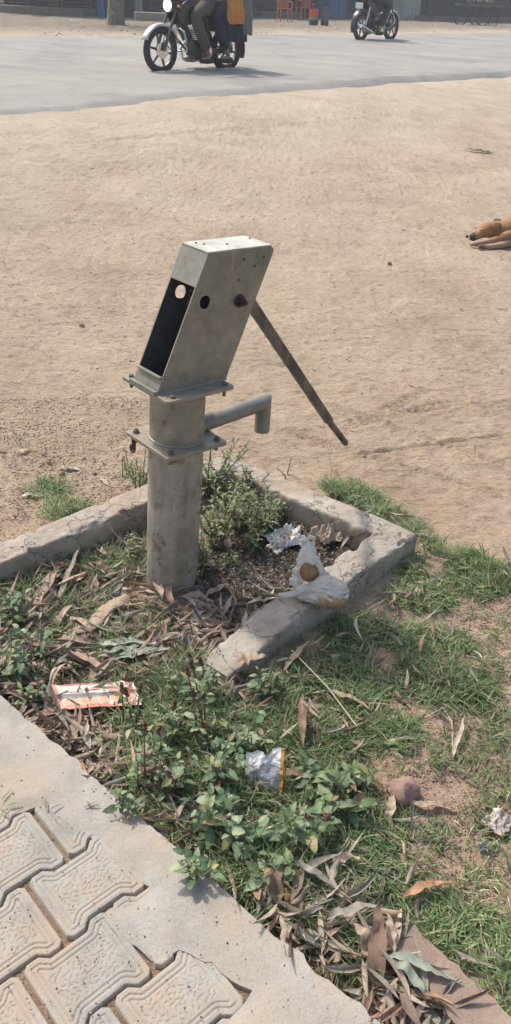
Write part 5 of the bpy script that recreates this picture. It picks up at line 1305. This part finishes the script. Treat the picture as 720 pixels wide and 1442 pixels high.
def person(bike, seat, foot_x, hands, wr, label, trouser, shirt, hair=True, shawl=None, group=None, side=False):
    """seated on the bike; local frame of the bike, +x forward"""
    root = empty('person'); root.matrix_world = bike.matrix_world.copy() if False else Matrix.Translation(bike.location) @ Matrix.Rotation(bike.rotation_euler.z, 4, 'Z') @ Matrix.Scale(bike.scale[0], 4)
    tag(root, label, 'person', group)
    sx, sz = seat; H = (sx, 0, sz+.10); ch = (sx+.06, 0, sz+.52); nk = (sx+.09, 0, sz+.62); hd = (sx+.12, 0, sz+.76)
    kx = sx+.42; nodes = [(H, (.13, .15)), ((sx+.02, 0, sz+.30), (.115, .14)), (ch, (.11, .165)), (nk, .055), (hd, (.085, .08)), ((sx+.13, 0, sz+.84), .07)]
    ed = [(0, 1), (1, 2), (2, 3), (3, 4), (4, 5)]; legs = [(H, .12)]; led = []
    for s_ in (-1, 1):
        b = len(nodes); hy = s_*.10; fy = s_*.17
        knee = (kx, s_*.20, sz-.02) if not side else (sx+.10, -.38, sz+.06); foot = (foot_x, fy, wr-.10) if not side else (sx+.08+.06*s_, -.42, sz-.36)
        toe = (foot[0]+.17, foot[1]*1.02, foot[2]-.02) if not side else (foot[0]+.02, foot[1]-.14, foot[2]-.02)
        nodes += [((sx+.05, hy, sz+.08), .095), (knee, .062), (foot, .042), (toe, .032)]; ed += [(0, b), (b, b+1), (b+1, b+2), (b+2, b+3)]
        k = len(legs); legs += [((sx+.05, hy, sz+.08), .115), (knee, .095), ((foot[0]*.85+knee[0]*.15, foot[1]*.85+knee[1]*.15, foot[2]*.85+knee[2]*.15+.01), .085)]; led += [(0, k), (k, k+1), (k+1, k+2)]
        b = len(nodes); hx_, hy_, hz_ = hands; sh = (sx+.07, s_*.19, sz+.52); elb = ((sx+hx_)/2, s_*.30, sz+.24); hn = (hx_, s_*hy_, hz_)
        nodes += [(sh, .055), (elb, .043), (hn, .028), ((hx_+.07, s_*hy_*.98, hz_-.01), (.022, .035))]; ed += [(2, b), (b, b+1), (b+1, b+2), (b+2, b+3)]
    skin('body', nodes, ed, M_SKIN, root, 2, 0)
    skin('trousers', legs, led, trouser, root, 2, 0)
    tor = [((sx, 0, sz+.06), (.15, .17)), ((sx+.02, 0, sz+.30), (.135, .16)), (ch, (.13, .185)), ((sx+.08, 0, sz+.58), (.07, .09))]; te = [(0, 1), (1, 2), (2, 3)]
    for s_ in (-1, 1):
        k = len(tor); hx_, hy_, hz_ = hands; tor += [((sx+.07, s_*.19, sz+.52), .07), ((sx*.4+hx_*.6-.05, s_*.29, sz+.25), .058)]; te += [(2, k), (k, k+1)]
    skin('shirt', tor, te, shirt, root, 2, 0)
    MB().ball((sx+.10, 0, sz+.82), (.10, .088, .09), 16, 10).build('hair', M_BLACK, root, True)
    b = MB(); b.ball((sx+.205, 0, sz+.755), (.016, .012, .02), 8, 6); b.build('nose', M_SKIN, root, True)
    for s_ in (-1, 1):
        MB().ball((sx+.19, s_*.032, sz+.78), (.008, .012, .008), 8, 6).build('eye', M_BLACK, root, True)
        MB().ball((sx+.11, s_*.083, sz+.765), (.018, .01, .028), 8, 6).build('ear', M_SKIN, root, True)
        fx = foot_x if not side else sx+.08+.06*s_
        if not side:
            b = MB(); b.tube([(fx-.06, s_*.17, wr-.135), (fx+.06, s_*.172, wr-.135), (fx+.19, s_*.175, wr-.14)], [.04, .046, .03], 10); b.build('shoe', M_TYRE, root, True)
        else:
            b = MB(); b.tube([(fx-.02, -.38, sz-.41), (fx, -.48, sz-.42), (fx+.02, -.58, sz-.42)], [.032, .04, .028], 10); b.build('sandal', simple('pink_sandal', (.55, .25, .22), .6, 0, .2, 40, .1), root, True)
    return root
def cloth_drape(root, x0, x1, z0, z1, y, mat, name, seed, swell=.10):
    k = 30; m = 24; A, B = np.meshgrid(np.linspace(0, 1, k), np.linspace(0, 1, m), indexing='ij')
    X = x0+(x1-x0)*A+.03*fbm(B*2, A*3, seed); Z = z1+(z0-z1)*B+.02*fbm(A*4, B, seed+1); Y = y-swell*np.sin(B*1.6)*np.sin(A*3.14)+.018*np.sin(A*22+B*2)*B
    I = np.arange(k*m).reshape(k, m); F = np.stack([I[:-1, :-1], I[:-1, 1:], I[1:, 1:], I[1:, :-1]], -1).reshape(-1, 4)
    o = npmesh(name, np.stack([X, Y, Z], -1), F, mat, root, True); s_ = o.modifiers.new('t', 'SOLIDIFY'); s_.thickness = .006
M_TR1 = simple('grey_brown_trousers', (.10, .09, .08), .9, 0, .25, 40, .3); M_SH1 = simple('orange_shirt', (.60, .26, .06), .85, 0, .3, 40, .3); M_GSH = simple('grey_green_shawl', (.20, .22, .20), .9, 0, .3, 30, .3)
M_NAVY = simple('navy_cloth', (.025, .03, .06), .9, 0, .3, 40, .3); M_ORC = simple('orange_cloth', (.62, .28, .07), .9, 0, .3, 25, .3, col2=(.45, .17, .04)); M_DKSH = simple('dark_shirt', (.05, .055, .07), .9, 0, .3, 40, .3)
pr, pf = V(318, 101, .435), V(227, 105, .43)
bike1, hx, hz = motorbike(pr, pf, .31, (pf-pr).length/.97, 'black motorbike riding left on the road with its headlight lit and two people aboard', scale=.97)
r1 = person(bike1, (.42, .80), .50, (hx-.06, .32, hz+.12), .31, 'motorbike rider in grey-brown trousers and orange shirt holding the handlebar', M_TR1, M_SH1)
r2 = person(bike1, (.02, .84), .10, (.30, .17, .98), .31, 'passenger seated behind in navy skirt with orange cloth and grey shawl', M_NAVY, M_GSH, side=False)
# the photo shows the rider side toward the camera (local -y or +y): drape there
side_y = 1 if (Vector((0, 0, 0))-bike1.location).dot(Vector((-math.sin(bike1.rotation_euler.z), math.cos(bike1.rotation_euler.z), 0))) > 0 else -1
def drape2(root, x0, x1, z0, z1, y, mat, name, seed): 
    cloth_drape(root, x0, x1, z0, z1, y*side_y, mat, name, seed, swell=.08*-side_y*-1 if side_y < 0 else -.08)
drape2(r2, -.24, .26, .42, .95, .20, M_NAVY, 'skirt', 161); drape2(r2, -.18, .20, .66, 1.10, .235, M_ORC, 'orange_cloth', 162); drape2(r2, -.30, -.08, .52, 1.30, .25, M_GSH, 'shawl', 163)
cr, cf = V(507, 58.6, .548), V(549, 57, .56); mid = (cr+cf)/2; dr = (cf-cr).normalized(); cr2 = mid-dr*.70; cf2 = mid+dr*.70
bike2, hx2, hz2 = motorbike(cr2, cf2, .31, 1.32, 'black motorbike with white number plate riding away on the far side of the road', lit=False, fender=M_SILV, scale=1.06, lens=1)
person(bike2, (.42, .80), .50, (hx2-.06, .32, hz2+.12), .31, 'rider in dark clothes on the far motorbike', M_DKSH, M_DKSH)
pk = V(603, 26, .62); pq = pk+Vector((.7, -1.0, 0)); 
bike3, _, _ = motorbike(pk, pq, .31, 1.3, 'dark motorbike parked in front of the blue-grey shop at the right', lit=False, scale=1.0)

# ------------------------------------------------------------------ far side of the road
def wall_mat(name, col): return simple(name, col, .85, 0, .25, 3, .2, bd=.02)
def building(p0, p1, h, depth, wallm, label, shutters, shm, plinth=.25, roofm=None, name='shop_building', awn=True):
    """facade base from p0 to p1, shutters = [(f0, f1)] fractions of the facade"""
    d = (p1-p0); L = d.length; yaw = math.atan2(d.y, d.x); root = empty(name, p0, yaw); tag(root, label, 'shop')
    root.location.z = .60
    b = MB(); b.box((L/2, depth/2, h/2+.01), (L, depth, h+.2)); b.build('wall', wallm, root)
    b = MB(); b.box((L/2, -.35, plinth/2-.1), (L, .9, plinth+.2)); b.build('step', wall_mat('cement_step', (.17, .155, .135)), root, False, .02)
    for f0, f1 in shutters:
        x0, x1 = f0*L, f1*L; b = MB(); sh = min(2.5, h-.7); n = 26
        prof = []
        for i in range(n*2+1): prof.append((-.06-(.025 if i % 2 else 0), plinth+sh*i/(n*2)))
        prof += [(-.01, plinth+sh), (-.01, plinth)]
        b.prism(prof, (x0, 0, 0), (0, 1, 0), (0, 0, 1), (x1-x0, 0, 0)); s_ = b.build('shutter', shm, root)
        for xx in (x0, x1): b = MB(); b.box((xx, -.07, plinth+sh/2), (.10, .12, sh)); b.build('door_post', wallm, root, False, .01)
    if awn:
        b = MB(); b.prism([(0, h-.35), (-1.5, h-.75), (-1.5, h-.70), (0, h-.28)], (-.2, 0, 0), (0, 1, 0), (0, 0, 1), (L+.4, 0, 0)); b.build('awning', wall_mat('sheet_awning', (.25, .25, .26)), root)
    b = MB(); b.box((L/2, depth/2-.1, h+.2), (L+.3, depth+.4, .16)); b.build('roof', wall_mat('roof_slab', (.32, .30, .27)), root)
    return root
Z2 = .62
SHUT = simple('dark_grey_shutter', (.06, .06, .062), .6, .2, .3, 3, .1); SHB = simple('blue_shutter', (.05, .085, .17), .6, .1, .3, 3, .1); SHT = simple('slate_shutter', (.05, .06, .075), .6, .2, .3, 3, .1)
building(V(-60, 9, Z2), V(6, 14, Z2), 3.4, 6, wall_mat('pale_green_wall', (.46, .48, .42)), 'pale plastered building at the far left edge', [], SHUT)
building(V(8, 17, Z2), V(136, 24, Z2), 3.4, 6, wall_mat('dark_wall', (.09, .08, .075)), 'long low shop with dark ribbed shutters left of the tree trunk', [(.03, .30), (.34, .62), (.66, .97)], SHUT)
building(V(188, 25, Z2)+Vector((0, 2.0, 0)), V(345, 22, Z2)+Vector((0, .5, 0)), 3.2, 6, wall_mat('grey_wall', (.13, .125, .12)), 'grey shop hidden mostly behind the riders of the nearest motorbike', [(.05, .45), (.5, .95)], SHUT)
building(V(346, 24, Z2), V(455, 24, Z2), 3.6, 6, wall_mat('slate_wall', (.07, .08, .095)), 'slate-coloured shop behind the orange chairs', [(.05, .38), (.5, .95)], SHT)
building(V(456, 25, Z2), V(566, 26, Z2), 3.3, 6, wall_mat('blue_wall', (.06, .10, .17)), 'blue-shuttered shop behind the far motorbike', [(.04, .34), (.40, .95)], SHB)
building(V(567, 28, Z2), V(760, 32, Z2), 3.4, 6, wall_mat('charcoal_wall', (.07, .075, .085)), 'charcoal shop front at the right behind the parked cart', [(.14, .40), (.45, .80)], SHT)
def post(px, py, w_, h, col, label, name='post', dep=.2):
    p = V(px, py, Z2); m = wall_mat(name+'_paint', col); b = MB(); b.box((0, 0, h/2-.1), (w_, dep, h+.2)); b.box((0, 0, .08), (w_*1.25, dep*1.25, .3)); b.box((0, 0, h-.1), (w_*1.2, dep*1.2, .15))
    o = b.build(name, m, None, False, .02); o.location = (p.x, p.y, .60); tag(o, label, name.replace('_', ' '))
post(141, 24, .26, 2.9, (.13, .24, .40), 'blue painted post left of the tree trunk', 'painted_post')
post(196, 25, .22, 2.9, (.40, .39, .37), 'pale grey post right of the tree trunk', 'painted_post')
post(387, 23, .10, 3.0, (.20, .36, .36), 'thin teal post left of the orange chairs', 'painted_post')
post(75, 18, .22, 2.9, (.26, .25, .24), 'grey post in front of the dark shutters', 'painted_post')
def cabinet(px0, px1, py, h, col, label, name, cat, dep=.6):
    a, b_ = V(px0, py, Z2), V(px1, py, Z2); w_ = (b_-a).length; yaw = math.atan2((b_-a).y, (b_-a).x); root = empty(name, (a+b_)/2, yaw); tag(root, label, cat); root.location.z = .60
    m = wall_mat(name+'_paint', col); b = MB(); b.box((0, dep/2, h/2), (w_, dep, h)); b.build('cabinet_body', m, root, False, .02)
    for s_ in (-1, 1): b = MB(); b.box((s_*w_*.25, -.012, h/2), (w_*.44, .03, h*.88)); b.build('door', m, root, False, .01)
    b = MB(); b.box((0, dep/2, h+.03), (w_+.1, dep+.1, .06)); b.build('cabinet_top', m, root, False, .01)
cabinet(566, 590, 29, 2.0, (.34, .38, .34), 'pale green-grey metal cabinet beside the parked dark motorbike', 'metal_cabinet', 'cabinet')
cabinet(172, 186, 21, 1.5, (.16, .30, .38), 'small blue booth behind the tree trunk', 'blue_booth', 'booth')
cabinet(462, 488, 27, 1.1, (.07, .13, .26), 'blue drum-shaped counter left of the far motorbike', 'blue_counter', 'counter')
cabinet(690, 703, 30, .9, (.18, .34, .34), 'small teal stall box at the right end', 'teal_box', 'box')
def tree(px, py, r, h, label):
    p = V(px, py, Z2); root = empty('tree', (p.x, p.y, .56)); tag(root, label, 'tree')
    mb_ = simple('grey_bark', (.27, .22, .175), .9, 0, .35, 12, .8, col2=(.15, .12, .10), bd=.02)
    b = MB(); K = 16; n = 14; vs = []
    for i in range(K+1):
        q = i/K; z = h*.55*q; rr_ = r*(1.35-.6*q)*(1+.25*math.exp(-q*12))
        for k in range(n):
            t = 2*math.pi*k/n; v_ = rr_*(1+.14*float(fbm(math.cos(t)*2, math.sin(t)*2+z*1.5, 171, 3))); vs.append((v_*math.cos(t)+.06*math.sin(z), v_*math.sin(t), z))
    b.add(vs, [(i*n+k, i*n+(k+1) % n, (i+1)*n+(k+1) % n, (i+1)*n+k) for i in range(K) for k in range(n)]+[tuple(K*n+k for k in range(n))])
    top = Vector((.06*math.sin(h*.55), 0, h*.55)); tips = []; rs_ = RS(int(px))
    for k in range(7):
        a = k*.9; q = top+Vector((math.cos(a)*h*.22, math.sin(a)*h*.22, h*.25*rs_.uniform(.6, 1.2))); b.tube([top-Vector((0, 0, .15)), (top+q)/2+Vector((0, 0, .15)), q], [r*.5, r*.3, r*.12], 7); tips.append(q)
    b.build('trunk', mb_, root, True)
    n = 3600; c = np.array([list(tips[i % 7]) for i in range(n)])+rs_.normal(0, h*.13, (n, 3)); dd = rs_.normal(0, 1, (n, 3)); 
    V3, F = leaf_arrays(c, dd, rs_.normal(0, 1, (n, 3)), rs_.uniform(.10, .2, n), .05, .2, .3, 0, .2, rows=4)
    npmesh('crown', V3, F, M_WEED, root, True, col=np.repeat(np.array([[.08, .12, .05], [.11, .15, .06], [.06, .09, .04]])[rs_.choice(3, n)], 12, 0))
tree(163, 35, .17, 4.6, 'bare-trunked tree standing on the far verge behind the road')
def chair(px, py, rz, label):
    p = V(px, py, Z2); root = empty('plastic_chair', (p.x, p.y, float(gz(p.x, p.y))), rz); tag(root, label, 'chair', None)
    m = M_CHR; b = MB(); b.box((0, 0, .43), (.44, .42, .03)); b.build('seat', m, root, False, .01)
    for x, y in ((-.2, -.19), (.2, -.19), (-.2, .19), (.2, .19)):
        b = MB(); b.tube([(x*1.15, y*1.15, 0), (x, y, .43)], [.022, .032], 8); b.build('leg', m, root, True)
    b = MB()
    for x in (-.2, .2): b.tube([(x, .20, .42), (x*1.02, .25, .68), (x*.95, .29, .90)], .022, 8)
    b.tube([(-.19, .29, .90), (0, .30, .93), (.19, .29, .90)], .024, 8)
    for k in range(5): x = -.13+.065*k; b.tube([(x, .21, .44), (x, .28, .90)], .014, 6)
    b.build('backrest', m, root, True)
    for x in (-.24, .24): b = MB(); b.tube([(x*.85, .25, .66), (x, .05, .66), (x, -.18, .64), (x*.9, -.2, .43)], .02, 8); b.build('armrest', m, root, True)
M_CHR = simple('orange_plastic', (.62, .17, .08), .45, 0, .2, 20, .1)
chair(400, 31, R(160), 'orange-red plastic armchair, left of the two, facing the road'); chair(426, 28, R(210), 'orange-red plastic armchair, right of the two, by the stacked cans')
def cans():
    p = V(444, 36, Z2); zg = float(gz(p.x, p.y))
    for k, (dx, h, r, c, lb) in enumerate(((-.06, .50, .15, (.60, .10, .06), 'red and green tin standing on the verge beside the chairs'), (.32, .42, .13, (.10, .11, .12), 'dark can right of the red and green tin'))):
        root = empty('oil_can', (p.x+dx, p.y, zg)); tag(root, lb, 'can')
        m = simple('can_paint', c, .5, .2, .2, 20, .1); b = MB(); b.tube([(0, 0, .01), (0, 0, .03), (0, 0, h*.55), (0, 0, h)], [r*.95, r, r, r*.97], 20); b.build('can_body', m, root, True)
        b = MB(); b.tube([(0, 0, .0), (0, 0, h*.35)], [r*1.03, r*1.03], 20); b.build('lower_band', simple('dark_band', (.04, .05, .05), .6, 0, .2, 20, .1), root, True)
        if k == 0: b = MB(); b.tube([(0, 0, h*.37), (0, 0, h*.52)], [r*1.02, r*1.02], 20); b.build('green_band', simple('green_band', (.08, .35, .15), .6, 0, .2, 20, .1), root, True)
        b = MB(); b.torus((0, 0, h+.05), (0, 1, 0), r*.6, .01, 16, 6); b.build('handle', M_ALLOY, root, True)
cans()
def cart():
    p = V(664, 35, Z2); zg = float(gz(p.x, p.y)); root = empty('bicycle_cart', (p.x, p.y, zg), R(8)); tag(root, 'flat bicycle cart with thin spoked wheels parked by the charcoal shop', 'cart')
    for x, y in ((-.7, -.45), (.35, -.45), (.35, .45)):
        w_ = empty('wheel'); w_.parent = root; w_.location = (x, y, .34)
        MB().torus((0, 0, 0), (0, 1, 0), .32, .022, 40, 6).build('tyre', M_TYRE, w_, True)
        b = MB(); b.tube([(0, -.04, 0), (0, .04, 0)], .03, 10)
        for k in range(14): a = 2*math.pi*k/14; b.tube([(0, 0, 0), (math.cos(a)*.31, 0, math.sin(a)*.31)], .004, 4)
        b.build('spokes', M_ALLOY, w_)
    b = MB(); b.box((.2, 0, .78), (1.9, 1.1, .05)); 
    for k in range(6): b.box((-.65+.34*k, 0, .82), (.25, 1.1, .03))
    b.build('cart_bed', simple('cart_wood', (.13, .10, .08), .85, 0, .3, 10, .3), root)
    for pts in ([(-.7, -.45, .34), (-.7, -.45, .76)], [(.35, -.45, .34), (.35, -.45, .76)], [(.35, .45, .34), (.35, .45, .76)], [(-.7, -.45, .34), (.35, -.45, .40)], [(-.7, -.45, .70), (-.95, -.3, 1.0), (-.95, .3, 1.0)], [(1.0, -.5, .76), (1.0, -.5, .05)], [(1.0, .5, .76), (1.0, .5, .05)], [(-.6, .5, .76), (-.6, .5, .05)]): MB().tube(pts, .018, 6).build('frame_bar', M_BLACK, root)
    b = MB()
    for x, z, r_ in ((-.2, 1.0, .22), (.25, .96, .18), (.7, 1.02, .2)): b.ball((x, 0, z), (r_, r_*1.2, r_*.8), 14, 10)
    for k, (x, z, r_, nm) in enumerate(((-.2, .99, .2, 'grey'), (.25, .95, .16, 'brown'), (.68, .99, .19, 'tan'))):
        o = MB().ball((0, 0, 0), (r_, r_*1.2, r_*.8), 16, 10).build('sack', simple('sack_cloth', [(.2, .2, .2), (.22, .15, .1), (.35, .28, .2)][k], .9, 0, .3, 20, .4), None, True)
        c_, s_ = math.cos(R(8)), math.sin(R(8)); o.location = (p.x+x*c_, p.y+x*s_, zg+z); tag(o, f'{nm} sack on the bicycle cart', 'sack')
cart()
def ledge():
    a, b_ = V(190, 29, Z2), V(245, 31, Z2); d = b_-a; o = MB().box((d.length/2, 0, 0), (d.length, .5, .28)).build('stone_bench', wall_mat('bench_stone', (.30, .27, .24)), None, False, .03)
    o.location = (a.x, a.y, .72); o.rotation_euler = (0, 0, math.atan2(d.y, d.x)); tag(o, 'low grey stone bench on the verge right of the tree trunk', 'bench')
ledge()
for (x, y, l) in ((104, 32, 'white scrap of paper on the far verge nearest the tree'), (180, 53, 'white scrap at the road edge below the tree'), (55, 60, 'white scrap at the far road edge at the left')):
    p = V(x, y, Z2); k = crumple('paper_scrap', x, y, .22, .14, .05, int(x), M_BAG, l, 'paper scrap', .3, z=.02, n=12)
# ------------------------------------------------------------------ haze
HZ = True
if HZ:
    b = MB(); b.box((5, 42, 5.0), (130, 110, 12.4)); m = bpy.data.materials.new('haze'); m.use_nodes = True; n = m.node_tree; n.nodes.clear()
    out = n.nodes.new('ShaderNodeOutputMaterial'); pv = n.nodes.new('ShaderNodeVolumePrincipled'); pv.inputs['Density'].default_value = .0025; pv.inputs['Color'].default_value = (.90, .92, .95, 1); pv.inputs['Anisotropy'].default_value = .3
    n.links.new(pv.outputs[0], out.inputs['Volume']); o = b.build('haze', m); tag(o, 'thin dusty haze over road and shops', 'haze', kind='stuff')
